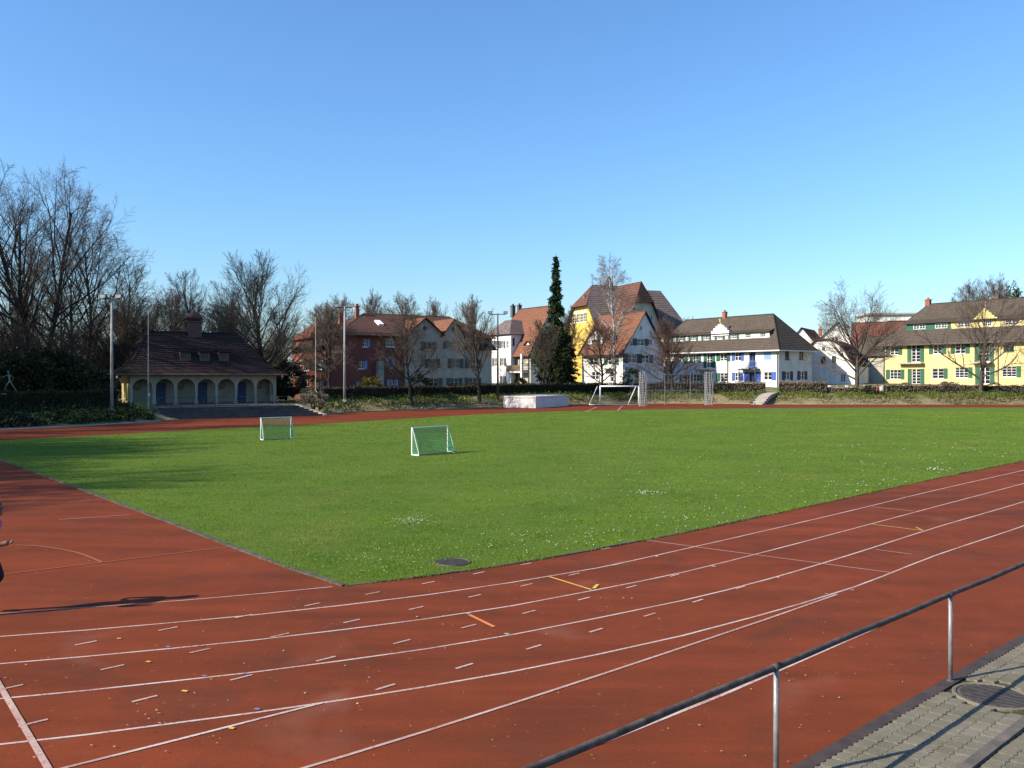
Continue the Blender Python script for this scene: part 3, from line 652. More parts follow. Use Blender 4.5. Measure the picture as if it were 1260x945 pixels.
def hip_roof(h, x0, x1, y0, y1, ze, zr, il, ir, mat, oh=.55, drop=None):
    """il / ir: how far the ridge ends lie in from the ends (0 = gable)"""
    mb = MB(); ym = (y0 + y1) / 2; sl = (zr - ze) / (ym - y0); ol = oh; e = ze - sl * oh * .55
    fl = lambda t: 0 if t else oh * .5
    X0, X1 = x0 - (oh if il else .35), x1 + (oh if ir else .35)
    A, B, C, Dd = (X0, y0 - oh, e), (X1, y0 - oh, e), (X1, y1 + oh, e), (X0, y1 + oh, e)
    Rl, Rr = (x0 + il if il else X0, ym, zr), (x1 - ir if ir else X1, ym, zr)
    roof_face(mb, [A, B, Rr, Rl]); roof_face(mb, [C, Dd, Rl, Rr])
    if il: roof_face(mb, [Dd, A, Rl])
    if ir: roof_face(mb, [B, C, Rr])
    mb.tube([Rl, Rr], .11, 6)
    for on, a, b in ((il, A, Rl), (il, Dd, Rl), (ir, B, Rr), (ir, C, Rr)):
        if on: mb.tube([a, b], .09, 5)
    ro = mb.build('roof', MT[mat], h.root); return ro, e
def gable_dormer(h, roof, x0, x1, yf, yb, z0, ze, za, wallm, roofm, frame='white_frame', nx=2, trim=None, win_=True):
    """dormer with a gabled face at local y = yf"""
    f = Face(h, 0, yf, 1, 0); xm = (x0 + x1) / 2
    q = [(xm - (x1 - x0) * .28, xm + (x1 - x0) * .28, z0 + (ze - z0) * .15, z0 + (ze - z0) * .9)] if win_ else []
    o = wall(f, [(x0, z0), (x1, z0), (x1, ze), (xm, za), (x0, ze)], q, MT[wallm], .12, 'dormer')
    if win_: window(f, q[0], nx, 2, frame, depth=.12, sill=False)
    mb = MB(); mb.poly([(x0, yf, z0), (x0, yf, ze), (x0, yb, ze), (x0, yb, z0)]); mb.poly([(x1, yf, z0), (x1, yb, z0), (x1, yb, ze), (x1, yf, ze)]); mb.build('dormer_cheek', MT[wallm], h.root)
    mb = MB(); k = (za - ze) / (xm - x0); oh = .2
    roof_face(mb, [(x0 - oh, yf - .25, ze - k * oh), (xm, yf - .25, za), (xm, yb + 1, za), (x0 - oh, yb + 1, ze - k * oh)], .3); roof_face(mb, [(x1 + oh, yf - .25, ze - k * oh), (xm, yf - .25, za), (xm, yb + 1, za), (x1 + oh, yb + 1, ze - k * oh)], .3)
    mb.build('dormer_roof', MT[roofm], h.root)

# ---- white row house with green and blue shutters
h = House('row_house', (23.74, 145.2), (38.7, 125.1), 2.5, 'long white house with green and blue shutters, stepped white gable ornament and brown tiled roof')
L, Dp = h.L, 8.2; ze = EYE - (427 - HY) * 125.1 / FPX - 2.5; zr = ze + 5.2
q5 = lambda a: 780 + a / 5.25; w5 = lambda a: 340 + a / 5.25
F = h.front; wr = []; wl = []
for x0, x1, y0, y1, nx, nz, sh, sd, fr, nm in ((290, 325, 508, 556, 2, 2, 'green_sh', 'lr', 'white_frame', 'window'), (380, 415, 505, 556, 2, 3, 'green_sh', 'lr', 'white_frame', 'window'), (470, 506, 500, 590, 2, 5, 'green_sh', 'lr', 'white_frame', 'balcony_door'),
        (556, 600, 498, 548, 2, 3, 'green_sh', 'lr', 'white_frame', 'window'), (652, 690, 492, 545, 2, 2, 'blue_sh', 'lr', 'white_frame', 'window'), (745, 785, 485, 585, 2, 4, None, '', 'blue_sh', 'balcony_door'), (130, 172, 510, 562, 2, 2, 'green_sh', 'lr', 'white_frame', 'window'),
        (130, 175, 638, 690, 2, 2, 'green_sh', 'lr', 'white_frame', 'window'), (215, 245, 640, 688, 2, 2, 'green_sh', 'l', 'white_frame', 'window'), (290, 335, 634, 686, 2, 1, 'green_sh', 'r', 'white_frame', 'window'), (380, 425, 630, 680, 2, 2, 'green_sh', 'lr', 'white_frame', 'window'), (470, 500, 628, 688, 2, 3, None, '', 'white_frame', 'house_door'),
        (556, 603, 625, 680, 2, 3, 'green_sh', 'l', 'white_frame', 'window'), (652, 686, 622, 674, 2, 2, 'blue_sh', 'lr', 'white_frame', 'window'), (742, 790, 618, 686, 2, 2, 'blue_sh', 'lr', 'blue_sh', 'house_door'), (838, 890, 618, 670, 2, 2, 'blue_sh', 'r', 'white_frame', 'window')):
    r = F.rect(q5(x0), q5(x1), w5(y0), w5(y1)); wr.append(r); wl.append((r, nx, nz, sh, sd, fr, nm))
rc = F.rect(q5(840), q5(886), w5(480), w5(540)); wr.append(rc)
wall(F, [(0, -2.5), (L, -2.5), (L, ze + .2), (0, ze + .2)], wr, MT['white_wall'])
for r, nx, nz, sh, sd, fr, nm in wl: window(F, r, nx, nz, fr, sh, sd, name=nm)
window(F, rc, shutters='light_blue_sh', closed=True)
E_ = h.right(L); wr = []; wl = []
for x0, x1, y0, y1, lo in ((976, 1004, 480, 538, 0), (1067, 1096, 482, 538, 0), (974, 1008, 615, 670, 1), (1072, 1102, 613, 668, 1)):
    r = E_.rect(q5(x0), q5(x1), w5(y0), w5(y1)); r = (max(r[0], .7), min(r[1], Dp - .7), r[2], r[3]); wr.append(r); wl.append((r, lo))
wall(E_, [(0, -2.5), (Dp, -2.5), (Dp, ze + .2), (0, ze + .2)], wr, MT['white_wall'])
for r, lo in wl: window(E_, r, 2, 2, 'navy_sh' if not lo else 'white_frame', 'navy_sh' if lo else None)
for fc, wd in ((h.left(0, Dp), Dp), (Face(h, L, Dp, -1, 0), L)): wall(fc, [(0, -2.5), (wd, -2.5), (wd, ze + .2), (0, ze + .2)], [], MT['white_wall'])
ro, e = hip_roof(h, 0, L, 0, Dp, ze, zr, 3.6, 3.9, 'roof_brown', .75)
gutter(h, [(-.75, -.8, e), (L + .75, -.8, e), (L + .75, Dp + .8, e)], 'white_frame')
for x_ in (F.s(q5(608))[0], L - .12): downpipe(h, x_, 0, -.5, e)
sl_ = (zr - ze) / (Dp / 2)
# long dormer band with windows, then the stepped gable ornament
yb = .95; zb = ze + sl_ * yb + .15; zt = zb + 1.0; Fd = Face(h, 0, yb, 1, 0); a0_, a1_ = F.s(790)[0] + 1.5, F.s(944)[0] - .3
wr = []; segs = []
for c in np.linspace(a0_ + 1.0, a1_ - 1.2, 9): wr.append((c - .55, c + .55, zb + .22, zt - .12))
wall(Fd, [(a0_, zb - .3), (a1_, zb - .3), (a1_, zt), (a0_, zt)], wr, MT['white_wall'], .12, 'dormer_wall')
for i, r in enumerate(wr):
    window(Fd, r, 3, 2, 'white_frame', 'green_sh' if i < 7 else None, 'lr', .12, sw=.45, sill=False)
m_ = MB(); roof_face(m_, [(a0_ - .15, yb - .35, zt + .02), (a1_ + .15, yb - .35, zt + .02), (a1_ + .15, yb + 1.5, zt + .62), (a0_ - .15, yb + 1.5, zt + .62)], .33); m_.build('dormer_roof', MT['roof_brown'], h.root)
m_ = MB(); m_.poly([(a1_, yb, zb - .4), (a1_, yb + 1.2, zb - .4), (a1_, yb + 1.2, zt + .4), (a1_, yb, zt)]); m_.build('dormer_cheek', MT['brown_frame'], h.root)
gx = F.s(q5(516))[0] + .6; m_ = MB(); Fg = Face(h, 0, yb - .12, 1, 0)
for w_, z0, z1 in ((1.75, zb + .75, zt + .55), (1.3, zt + .55, zt + .95), (.85, zt + .95, zt + 1.3), (.4, zt + 1.3, zt + 1.55)): Fg.box(m_, gx - w_, gx + w_, z0, z1, -.35, .1)
go = m_.build('stepped_gable', MT['white_wall'], h.root)
m_ = MB(); m_.lathe([(.05, zt + 1.55), (.08, zt + 1.8), (.28, zt + 2.35), (.05, zt + 2.38)], gx, yb - .1, 8); m_.build('finial', MT['gold'], go)
rp_ = F.rect(q5(505), q5(525), w5(395), w5(412)); 
chimney(h, Face(h, 0, Dp / 2, 1, 0).s(q5(587))[0], Dp / 2, zr - .6, zr + .75)
# flat porch roofs over the two doors, balcony
for x0, x1, yy, mt in ((700, 815, 600, 'grey_sh'), (425, 520, 605, 'orange_wood'), (160, 255, 606, 'orange_wood')):
    s0, s1 = F.s(q5(x0))[0], F.s(q5(x1))[0]; z = F.z(q5((x0 + x1) / 2), w5(yy)); m_ = MB(); F.box(m_, s0, s1, z - .1, z + .08, .0, 1.1)
    F.box(m_, s0 + .1, s0 + .2, -.2, z - .1, .9, 1.0); F.box(m_, s1 - .2, s1 - .1, -.2, z - .1, .9, 1.0); m_.build('porch', MT[mt], h.root)
s0, s1 = F.s(q5(738))[0], F.s(q5(792))[0]; z = F.z(q5(765), w5(585)); m_ = MB(); F.box(m_, s0, s1, z - .08, z, .0, .35)
for i in range(9): s_ = s0 + (s1 - s0) * i / 8; F.box(m_, s_ - .02, s_ + .02, z, z + .85, .3, .33)
F.box(m_, s0, s1, z + .85, z + .9, .29, .34); m_.build('balcony_rail', MT['light_blue_sh'], h.root)

# ---- yellow house with green shutters
h = House('yellow_house', (59.55, 138.06), (74.41, 116.53), 2.25, 'pale yellow house with green shutters, white windows and scalloped yellow gable ornament')
L = h.L; Dp = 11.0; ze = EYE - (421.5 - HY) * 138 / FPX - 2.25; zr = ze + 6.1
F = h.front; q7 = lambda a: 1080 + a / 7.27; w7 = lambda a: 350 + a / 7.27; q8 = lambda a: 1170 + a / 7.27
wr = []; wl = []
for x0, x1, y0, y1, nx, nz, sh, sd, nm, fr in ((q7(110), q7(185), 556, 630, 2, 3, 'green_sh', 'lr', 'window', 'white_frame'), (q7(300), q7(380), 542, 695, 2, 5, 'green_sh', 'lr', 'balcony_door', 'white_frame'), (q7(495), q7(575), 540, 622, 2, 3, 'green_sh', 'lr', 'window', 'white_frame'),
        (q8(38), q8(130), 526, 618, 2, 3, 'green_sh', 'lr', 'window', 'white_frame'), (q8(252), q8(345), 518, 690, 2, 5, 'green_sh', 'lr', 'balcony_door', 'white_frame'), (q8(470), q8(565), 502, 600, 2, 1, None, '', 'window', 'green_sh'),
        (q7(108), q7(205), 762, 848, 3, 3, 'green_sh', 'lr', 'window', 'white_frame'), (q7(303), q7(382), 755, 890, 2, 5, 'green_sh', 'lr', 'house_door', 'white_frame'), (q7(485), q7(590), 752, 842, 2, 3, 'green_sh', 'r', 'window', 'white_frame'),
        (q8(35), q8(155), 742, 835, 3, 4, 'green_sh', 'r', 'window', 'white_frame'), (q8(258), q8(350), 742, 890, 2, 4, 'green_sh', 'lr', 'house_door', 'white_frame'), (q8(455), q8(585), 732, 828, 3, 4, 'green_sh', 'r', 'window', 'white_frame')):
    r = F.rect(x0, x1, w7(y0), w7(y1)); wr.append(r); wl.append((r, nx, nz, sh, sd, nm, fr))
for k_ in range(2):
    c = F.s(1275)[0] + k_ * 2.6
    for z0 in (.9, 3.6):
        if c + .6 < L - .3: r = (c - .5, c + .5, z0, z0 + 1.3); wr.append(r); wl.append((r, 2, 3, 'green_sh', 'lr', 'window', 'white_frame'))
wall(F, [(0, -2.5), (L, -2.5), (L, ze + .3), (0, ze + .3)], wr, MT['yellow_wall'])
for r, nx, nz, sh, sd, nm, fr in wl: window(F, r, nx, nz, fr, sh, sd, name=nm, sw=.62)
for fc, wd in ((h.left(0, Dp), Dp), (h.right(L), Dp), (Face(h, L, Dp, -1, 0), L)): wall(fc, [(0, -2.5), (wd, -2.5), (wd, ze + .3), (0, ze + .3)], [], MT['yellow_wall'])
ro, e = hip_roof(h, 0, L, 0, Dp, ze, zr, 4.4, 0, 'roof_brown', .9)
gutter(h, [(-.8, -.85, e), (L + .3, -.85, e)], 'brown_frame', .11)
for x_ in (.15, F.s(q8(425))[0]): downpipe(h, x_, 0, -.5, e)
m_ = MB(); F.box(m_, -.02, L, e + .05, e + .22, .02, .55); m_.build('eave_board', MT['cream_wall'], h.root)
sl_ = (zr - ze) / (Dp / 2); yb = 1.3; zb = ze + sl_ * yb + .25; zt = zb + 1.1; Fd = Face(h, 0, yb, 1, 0)
a0_ = Fd.s(q7(258))[0]; a1_ = L - .6; wr = []
for x0, x1 in ((q7(318), q7(425)), (q7(513), q7(622)), (q8(62), q8(172)), (q8(288), q8(366)), (q8(484), q8(606))):
    s0, s1 = Fd.s(x0)[0], Fd.s(x1)[0]; wr.append((s0, s1, zb + .25, zt - .12))
gcut = Fd.s(q7(655))[0]
wall(Fd, [(a0_, zb - .3), (gcut, zb - .3), (gcut, zt), (a0_, zt)], wr[:2], MT['green_sh'], .12, 'dormer_wall'); wall(Fd, [(gcut, zb - .3), (a1_, zb - .3), (a1_, zt), (gcut, zt)], wr[2:], MT['yellow_wall'], .12, 'dormer_wall')
for r in wr: window(Fd, r, 4, 2, 'white_frame', depth=.12, sill=False)
m_ = MB(); roof_face(m_, [(a0_ - .15, yb - .4, zt + .02), (a1_ + .15, yb - .4, zt + .02), (a1_ + .15, yb + 1.7, zt + .75), (a0_ - .15, yb + 1.7, zt + .75)], .33); m_.build('dormer_roof', MT['roof_brown'], h.root)
gx = Fd.s(q8(322))[0]; m_ = MB(); Fg = Face(h, 0, yb - .5, 1, 0); prof = [(1.75, 0), (1.75, .14), (1.35, .2), (1.3, .42), (1.0, .5), (.92, .78), (.62, .86), (.55, 1.12), (.28, 1.2), (.2, 1.42), (.0, 1.5)]
out_ = [(gx + a, zt + .18 + b * 1.05) for a, b in prof] + [(gx - a, zt + .18 + b * 1.05) for a, b in prof[::-1][1:]]
fi = [m_.vert(Fg.p(a, b, .08)) for a, b in out_]; bi = [m_.vert(Fg.p(a, b, -.25)) for a, b in out_]; m_.face(fi); m_.face(bi[::-1])
for i in range(len(fi)): j = (i + 1) % len(fi); m_.face((fi[i], bi[i], bi[j], fi[j]))
go = m_.build('scalloped_gable', MT['yellow_wall'], h.root)
for i in range(7): m_ = MB(); a = -1.2 + i * .4; Fg.box(m_, gx + a - .06, gx + a + .06, zt + .25, zt + .4 + (1.1 - abs(a) * .8), .08, .13); m_.build('rib', MT['gold'], go)
m_ = MB(); m_.tube([(gx, yb - .45, zt + 1.7), (gx, yb - .45, zt + 2.7)], .03, 5); m_.build('finial', MT['white_frame'], go)
chimney(h, Face(h, 0, Dp / 2, 1, 0).s(q7(451))[0], Dp / 2, zr - .5, zr + .65, .75, .6); chimney(h, Face(h, 0, Dp / 2, 1, 0).s(q8(400))[0], Dp / 2 + .4, zr - .4, zr + .6, .7, .6, 'brown_frame')
for x0, x1, yy in ((q7(200), q7(418), 705), (q8(205), q8(385), 700)):
    s0, s1 = F.s(x0)[0], F.s(x1)[0]; z = F.z((x0 + x1) / 2, w7(yy)); m_ = MB(); F.box(m_, s0, s1, z - .12, z + .05, .0, .95)
    for i in range(12): s_ = s0 + .05 + (s1 - s0 - .1) * i / 11; F.box(m_, s_ - .012, s_ + .012, z + .05, z + .5, .88, .91)
    m_.build('balcony', MT['pale_stone'], h.root)
for s_ in (F.s(q7(235))[0], F.s(q7(430))[0], F.s(q7(625))[0]):
    m_ = MB(); F.box(m_, s_ - .1, s_ + .1, -.3, e, .01, .04); m_.build('pilaster', MT['yellow_wall'], h.root)

# ---- small white house with a curved red-edged gable
h = House('curved_gable_house', (46.75, 135.0), (52.2, 131.2), 2.6, 'small white house with red edged curved gable and arched ground floor window')
L = h.L; F = h.front; q6 = lambda a: 980 + a / 4.5; w6 = lambda a: 320 + a / 4.5
curve = [(0, -2), (L, -2), (L, F.z(1045.5, w6(590))), (L * .88, F.z(1041, w6(545))), (L * .78, F.z(1036, w6(505))), (L * .68, F.z(1031, w6(475))), (L * .55, F.z(1024, w6(452))), (L * .40, F.z(1016, w6(440))), (L * .12, F.z(1003, w6(446))), (0, F.z(997, w6(478)))]
rects = [F.rect(q6(134), q6(163), w6(534), w6(571)), F.rect(q6(196), q6(220), w6(532), w6(568)), F.rect(q6(243), q6(272), w6(632), w6(676)), F.rect(q6(143), q6(158), w6(482), w6(497))]
wall(F, curve, rects, MT['white_wall'])
for r in rects: window(F, r, 2, 3 if r is rects[2] else 1, 'white_frame' if r is rects[2] else 'brown_frame')
m_ = MB(); Dp = 9.0
for a, b in zip(curve[2:], curve[3:] + [curve[0]][:0]): m_.poly([F.p(*a, .2), F.p(*b, .2), F.p(*b, -Dp), F.p(*a, -Dp)])
for a, b in zip(curve[2:], curve[3:]): m_.tube([F.p(a[0], a[1] + .05, .22), F.p(b[0], b[1] + .05, .22)], .13, 5)
m_.build('roof', MT['roof_red'], h.root)
m_ = MB(); m_.poly([(L, 0, -2), (L, Dp, -2), (L, Dp, curve[2][1]), (L, 0, curve[2][1])]); m_.poly([(0, Dp, -2), (0, 0, -2), (0, 0, curve[-1][1]), (0, Dp, curve[-1][1])]); m_.build('side_wall', MT['white_wall'], h.root)

# ---- simple gabled houses farther back
def plain_house(name, label, left, right, gz, depth, ze, zr, wallm, roofm, gable_front=False, wins=(), roof_in=(0, 0), oh=.5, chim=None):
    h = House(name, left, right, gz, label); L = h.L; F = h.front
    if gable_front:      # ridge runs away from the viewer
        rr = [w for w in wins]
        wall(F, [(0, -2.5), (L, -2.5), (L, ze), (L / 2, zr), (0, ze)], rr, MT[wallm])
        for r in rr: window(F, r, 2, 2, 'white_frame')
        m_ = MB(); k = (zr - ze) / (L / 2)
        roof_face(m_, [(-oh, -.35, ze - k * oh), (L / 2, -.35, zr), (L / 2, depth, zr), (-oh, depth, ze - k * oh)]); roof_face(m_, [(L + oh, -.35, ze - k * oh), (L / 2, -.35, zr), (L / 2, depth, zr), (L + oh, depth, ze - k * oh)])
        m_.build('roof', MT[roofm], h.root)
        for fc in (h.left(0, depth), h.right(L)): wall(fc, [(0, -2.5), (depth, -2.5), (depth, ze), (0, ze)], [], MT[wallm])
    else:
        wall(F, [(0, -2.5), (L, -2.5), (L, ze), (0, ze)], list(wins), MT[wallm])
        for r in wins: window(F, r, 2, 2, 'white_frame')
        zt = lambda inn: [(0, -2.5), (depth, -2.5), (depth, ze), (0, ze)] if inn else [(0, -2.5), (depth, -2.5), (depth, ze), (depth / 2, zr), (0, ze)]
        wall(h.left(0, depth), zt(roof_in[0]), [], MT[wallm]); wall(h.right(L), zt(roof_in[1]), [], MT[wallm]); wall(Face(h, L, depth, -1, 0), [(0, -2.5), (L, -2.5), (L, ze), (0, ze)], [], MT[wallm])
        hip_roof(h, 0, L, 0, depth, ze, zr, roof_in[0], roof_in[1], roofm, oh)
    if chim: chimney(h, *chim)
    return h
plain_house('gabled_house', 'white gabled house with orange and red roof behind the curved gable house', (49.6, 158), (55.5, 154.5), 2.6, 11, 5.6, 9.9, 'white_wall', 'roof_orange', True, [(2.6, 3.6, 6.3, 7.4)], chim=(5.5, 6.0, 8.5, 9.8))
plain_house('shaded_house', 'grey house with dark brown roof beside the yellow house', (56.2, 142), (63.5, 134), 2.5, 8, 4.6, 7.7, 'grey_wall', 'roof_brown', False, [(1.5, 2.6, 1.2, 2.6), (5.0, 6.1, 1.2, 2.6), (1.5, 2.6, 3.3, 4.3), (5.0, 6.1, 3.3, 4.3)])
plain_house('red_roof_house', 'small house with red tiled roof and white gable seen beyond the yellow house', (62.5, 158), (72, 154), 2.5, 9, 6.6, 11.2, 'white_wall', 'roof_red', False)
h = plain_house('red_roof_house', 'house with dark red roof behind the bare tree at the white house', (58.0, 166), (66, 163), 2.5, 9, 7.2, 11.5, 'white_wall', 'roof_red', True, [(3.3, 4.6, 7.2, 8.6)])
h = House('modern_block', (84.5, 205), (95, 203.5), 2.5, 'pale flat roofed modern block with blue facade panel far behind the roofs'); m_ = MB(); m_.box(0, 10.5, 0, 9, 0, 15.8); m_.build('wall', MT['white_wall'], h.root); m_ = MB(); m_.box(-.5, 4.2, -.12, -.005, 12.3, 14.2); m_.build('blue_panel', MT['sky_panel'], h.root); m_ = MB(); m_.box(-.6, 11.1, -.5, 9.5, 15.8, 16.2); m_.build('roof', MT['pale_stone'], h.root)
m_ = MB(); m_.box(4.6, 10.2, -.1, -.004, 12.6, 14.4); m_.build('window_band', MT['glass'], h.root)

# ---- white house with orange roof (gable to the right)
h = House('orange_roof_house', (11.02, 135.6), (16.63, 127.4), 2.5, 'white house with orange tiled roof, half timbered dormer and shaded gable end')
L = h.L; Dp = 8.0; F = h.front; G = h.right(L); ze = EYE - (431 - HY) * 127.4 / FPX - 2.5; zr = ze + 5.95
q4 = lambda a: 580 + a / 4.5; w4 = lambda a: 300 + a / 4.5
wr = [F.rect(q4(648), q4(702), w4(628), w4(672)), F.rect(q4(664), q4(706), w4(708), w4(752)), F.rect(q4(755), q4(795), w4(625), w4(670)), F.rect(q4(768), q4(800), w4(705), w4(765))]
wr = [(max(r[0], .3), min(r[1], L - .4), r[2], min(r[3], ze - .25)) for r in wr]
wall(F, [(0, -2.5), (L, -2.5), (L, ze + .1), (0, ze + .1)], wr, MT['white_wall'])
for i, r in enumerate(wr): window(F, r, 2, 2, 'white_frame', 'green_sh' if i == 2 else None)
gr = [G.rect(q4(876), q4(892), w4(540), w4(566)), G.rect(q4(916), q4(958), w4(526), w4(564)), G.rect(q4(980), q4(1000), w4(530), w4(560)), G.rect(q4(866), q4(916), w4(610), w4(660)), G.rect(q4(933), q4(946), w4(458), w4(480)), G.rect(q4(945), q4(985), w4(615), w4(660))]
wall(G, [(0, -2.5), (Dp, -2.5), (Dp, ze), (Dp / 2, zr - .1), (0, ze)], gr, MT['white_wall'])
for r in gr: window(G, r, 2, 2, 'white_frame', 'grey_sh' if r[1] - r[0] > .8 else None)
for fc, wd in ((h.left(0, Dp), Dp), (Face(h, L, Dp, -1, 0), L)): wall(fc, [(0, -2.5), (wd, -2.5), (wd, ze), (0, ze)], [], MT['white_wall'])
ro, e = hip_roof(h, 0, L, 0, Dp, ze, zr, 0, 0, 'roof_orange', .7); gutter(h, [(-.35, -.75, e), (L + .35, -.75, e)]); downpipe(h, L - .15, 0, -.5, e)
s0, s1 = F.s(q4(632))[0], F.s(q4(722))[0]; gable_dormer(h, ro, s0, s1, .5, 2.4, ze + .5, ze + 2.1, ze + 3.5, 'white_wall', 'roof_orange')
fd = Face(h, 0, .5, 1, 0)
for k_ in range(4): m_ = MB(); a = s0 + (s1 - s0) * (.2 + .2 * k_); fd.box(m_, a - .06, a + .06, ze + 2.1, ze + 2.2 + (.9 if k_ in (1, 2) else .3), .005, .05); m_.build('timber', MT['wood'], h.root)
m_ = MB(); m_.box(L + .3, L + .38, .2, Dp - .2, 0, .01); 
s0, s1 = F.s(q4(740))[0], F.s(q4(800))[0]; z = F.z(q4(770), w4(690)); m_ = MB(); F.box(m_, s0, min(s1, L), z - .1, z, 0, 1.2); F.box(m_, s0, s0 + .1, 0, z - .1, 1.05, 1.15); m_.build('porch', MT['wood'], h.root)

# ---- tall white house with projecting bay
c0_ = Vector((2.86, 131.8)); dr = Vector((.565, -.826)); h = House('bay_house', tuple(c0_ - dr * 12.1), tuple(c0_), 2.4, 'tall white house with three storey bay, orange hipped roof, dark chimneys and balcony')
L = h.L; Dp = 8.0; F = h.front; G = h.right(L); ze = EYE - (433 - HY) * 131.8 / FPX - 2.4; zr = EYE + (HY - 376.5) * 134.4 / FPX - 2.4; Rf = Face(h, 0, Dp / 2, 1, 0)
q3 = lambda a: 595 + a / 7.27; w3 = lambda a: 370 + a / 7.27
bx1 = F.s(628.5)[0]; bz = F.z(612, 411.5, .8)
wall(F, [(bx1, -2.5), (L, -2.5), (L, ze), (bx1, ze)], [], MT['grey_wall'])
s0, s1 = F.s(q3(255))[0], F.s(q3(410))[0]
B_ = Face(h, 0, -.9, 1, 0); wr = []; wl = []
bx1 = B_.s(628.7)[0]; bx0 = B_.s(600.8)[0]
for x0, x1, y0, y1, sh in ((72, 88, 360, 425, 1), (118, 134, 360, 425, 1), (163, 178, 362, 425, 1), (206, 222, 362, 425, 0), (95, 118, 514, 588, 1), (162, 186, 514, 584, 1), (40, 72, 676, 740, 0), (165, 188, 676, 748, 1)):
    r = B_.rect(q3(x0 - 3), q3(x1 + 3), w3(y0), w3(y1)); r = (max(r[0], bx0 + .15), min(r[1], bx1 - .15), r[2], r[3]); wr.append(r); wl.append(sh)
wall(B_, [(bx0, -2.5), (bx1, -2.5), (bx1, bz), (bx0, bz)], wr, MT['white_wall'])
for r, sh in zip(wr, wl): window(B_, r, 2, 2, 'white_frame', 'grey_sh' if sh else None, sw=.42)
rb = Face(h, bx1, -.9, 0, 1); wall(rb, [(0, -.3), (3.2, -.3), (3.2, bz), (0, bz)], [(.0 + .35, .75, bz - 2.0, bz - .7)], MT['white_wall'])
lb = Face(h, bx0, 3, 0, -1); wall(lb, [(0, -.3), (3.9, -.3), (3.9, bz), (0, bz)], [], MT['white_wall'])
m_ = MB(); a, b, y0, y1 = bx0 - .4, bx1 + .4, -1.35, 4.2; xm = (a + b) / 2
roof_face(m_, [(a, y0, bz - .1), (b, y0, bz - .1), (xm + .9, y0 + 2.2, bz + 2.3), (xm - .9, y0 + 2.2, bz + 2.3)]); roof_face(m_, [(b, y0, bz - .1), (b, y1, bz - .1), (xm + .9, y1, bz + 2.3), (xm + .9, y0 + 2.2, bz + 2.3)]); roof_face(m_, [(a, y0, bz - .1), (a, y1, bz - .1), (xm - .9, y1, bz + 2.3), (xm - .9, y0 + 2.2, bz + 2.3)]); m_.poly([(xm - .9, y0 + 2.2, bz + 2.31), (xm + .9, y0 + 2.2, bz + 2.31), (xm + .9, y1, bz + 2.31), (xm - .9, y1, bz + 2.31)])
m_.build('bay_roof', MT['roof_grey'], h.root)
gr = [(2.2, 3.2, 1.0, 2.4), (5.0, 6.0, 1.0, 2.4), (2.2, 3.2, 3.4, 4.6), (5.0, 6.0, 3.4, 4.6), (3.2, 4.2, 6.2, 7.4)]
wall(G, [(0, -2.5), (Dp, -2.5), (Dp, ze), (Dp / 2, zr - .1), (0, ze)], gr, MT['white_wall'])
for r in gr: window(G, r, 2, 2, 'white_frame', 'navy_sh')
for fc, wd in ((h.left(0, Dp), Dp), (Face(h, L, Dp, -1, 0), L)): wall(fc, [(0, -2.5), (wd, -2.5), (wd, ze), (0, ze)], [], MT['white_wall'])
ro, e = hip_roof(h, 0, L, 0, Dp, ze, zr, 3.4, 0, 'roof_orange', .7)
gx = F.s(q3(365))[0] + .5; gable_dormer(h, ro, gx - .75, gx + .75, .35, 1.6, ze + .45, ze + 1.2, ze + 1.75, 'white_wall', 'roof_orange')
chimney(h, Rf.s(635)[0] - .2, Dp / 2 - .5, zr - 1.3, zr + .55, .6, .6, 'grey_sh'); chimney(h, Rf.s(638.5)[0], Dp / 2 + .1, zr - 1.0, zr + .6, .5, .6, 'grey_sh')
z = F.z(q3(330), w3(632), .7); s0, s1 = F.s(q3(262))[0], F.s(q3(400))[0]; m_ = MB(); F.box(m_, s0, min(s1, L), z - .22, z, 0, 1.3); m_.build('balcony_slab', MT['white_wall'], h.root)
m_ = MB(); F.box(m_, s0, min(s1, L), z + .001, z + .95, 1.2, 1.27); m_.build('balcony_rail', MT['wood'], h.root)
for a, z0, z1 in ((s0 + .7, z + .1, z + 2.0), (s0 + 1.9, z + .1, z + 1.8), (s0 + .8, .2, 2.1)):
    m_ = MB(); F.box(m_, a, a + .8, z0, z1, .01, .06); o = m_.build('balcony_door', MT['brown_frame'], h.root); m_ = MB(); F.box(m_, a + .12, a + .68, z0 + .3, z1 - .12, .061, .065); m_.build('pane', MT['glass'], o)
m_ = MB(); F.box(m_, L - .9, L - .55, -.3, ze - .3, 1.0, 1.3); m_.build('pillar', MT['white_wall'], h.root)

# ---- red and grey double house in the shade of the park
lc, rc_ = (-21.4, 99.0), (-2.9, 109.5); h = House('double_house', lc, rc_, 1.7, 'long double house with red and grey rendered fronts, blue shutters and twin gables', 'house')
L = h.L; Dp = 14.0; F = h.front; Lf = h.left(0, Dp); q2 = lambda a: 430 + a / 7.27; w2 = lambda a: 370 + a / 7.27; qx = lambda a: 520 + a / 7.27
ze = F.z(460, 411.5); zr = 9.75; sg = F.s(500)[0]; Rf = Face(h, 0, Dp / 2, 1, 0)
wr = []; wl = []
for x0, x1, y0, y1, sh, sd in ((120, 160, 345, 412, 'light_blue_sh', 'r'), (325, 400, 345, 412, None, ''), (85, 132, 540, 608, 'light_blue_sh', 'r'), (347, 382, 515, 600, 'light_blue_sh', 'lr'), (78, 108, 725, 800, 'light_blue_sh', 'l'), (360, 408, 708, 790, 'light_blue_sh', 'lr')):
    r = F.rect(q2(x0), q2(x1), w2(y0), w2(y1)); wr.append(r); wl.append((sh, sd))
wall(F, [(0, -2.5), (sg, -2.5), (sg, ze + .2), (0, ze + .2)], wr, MT['red_wall'])
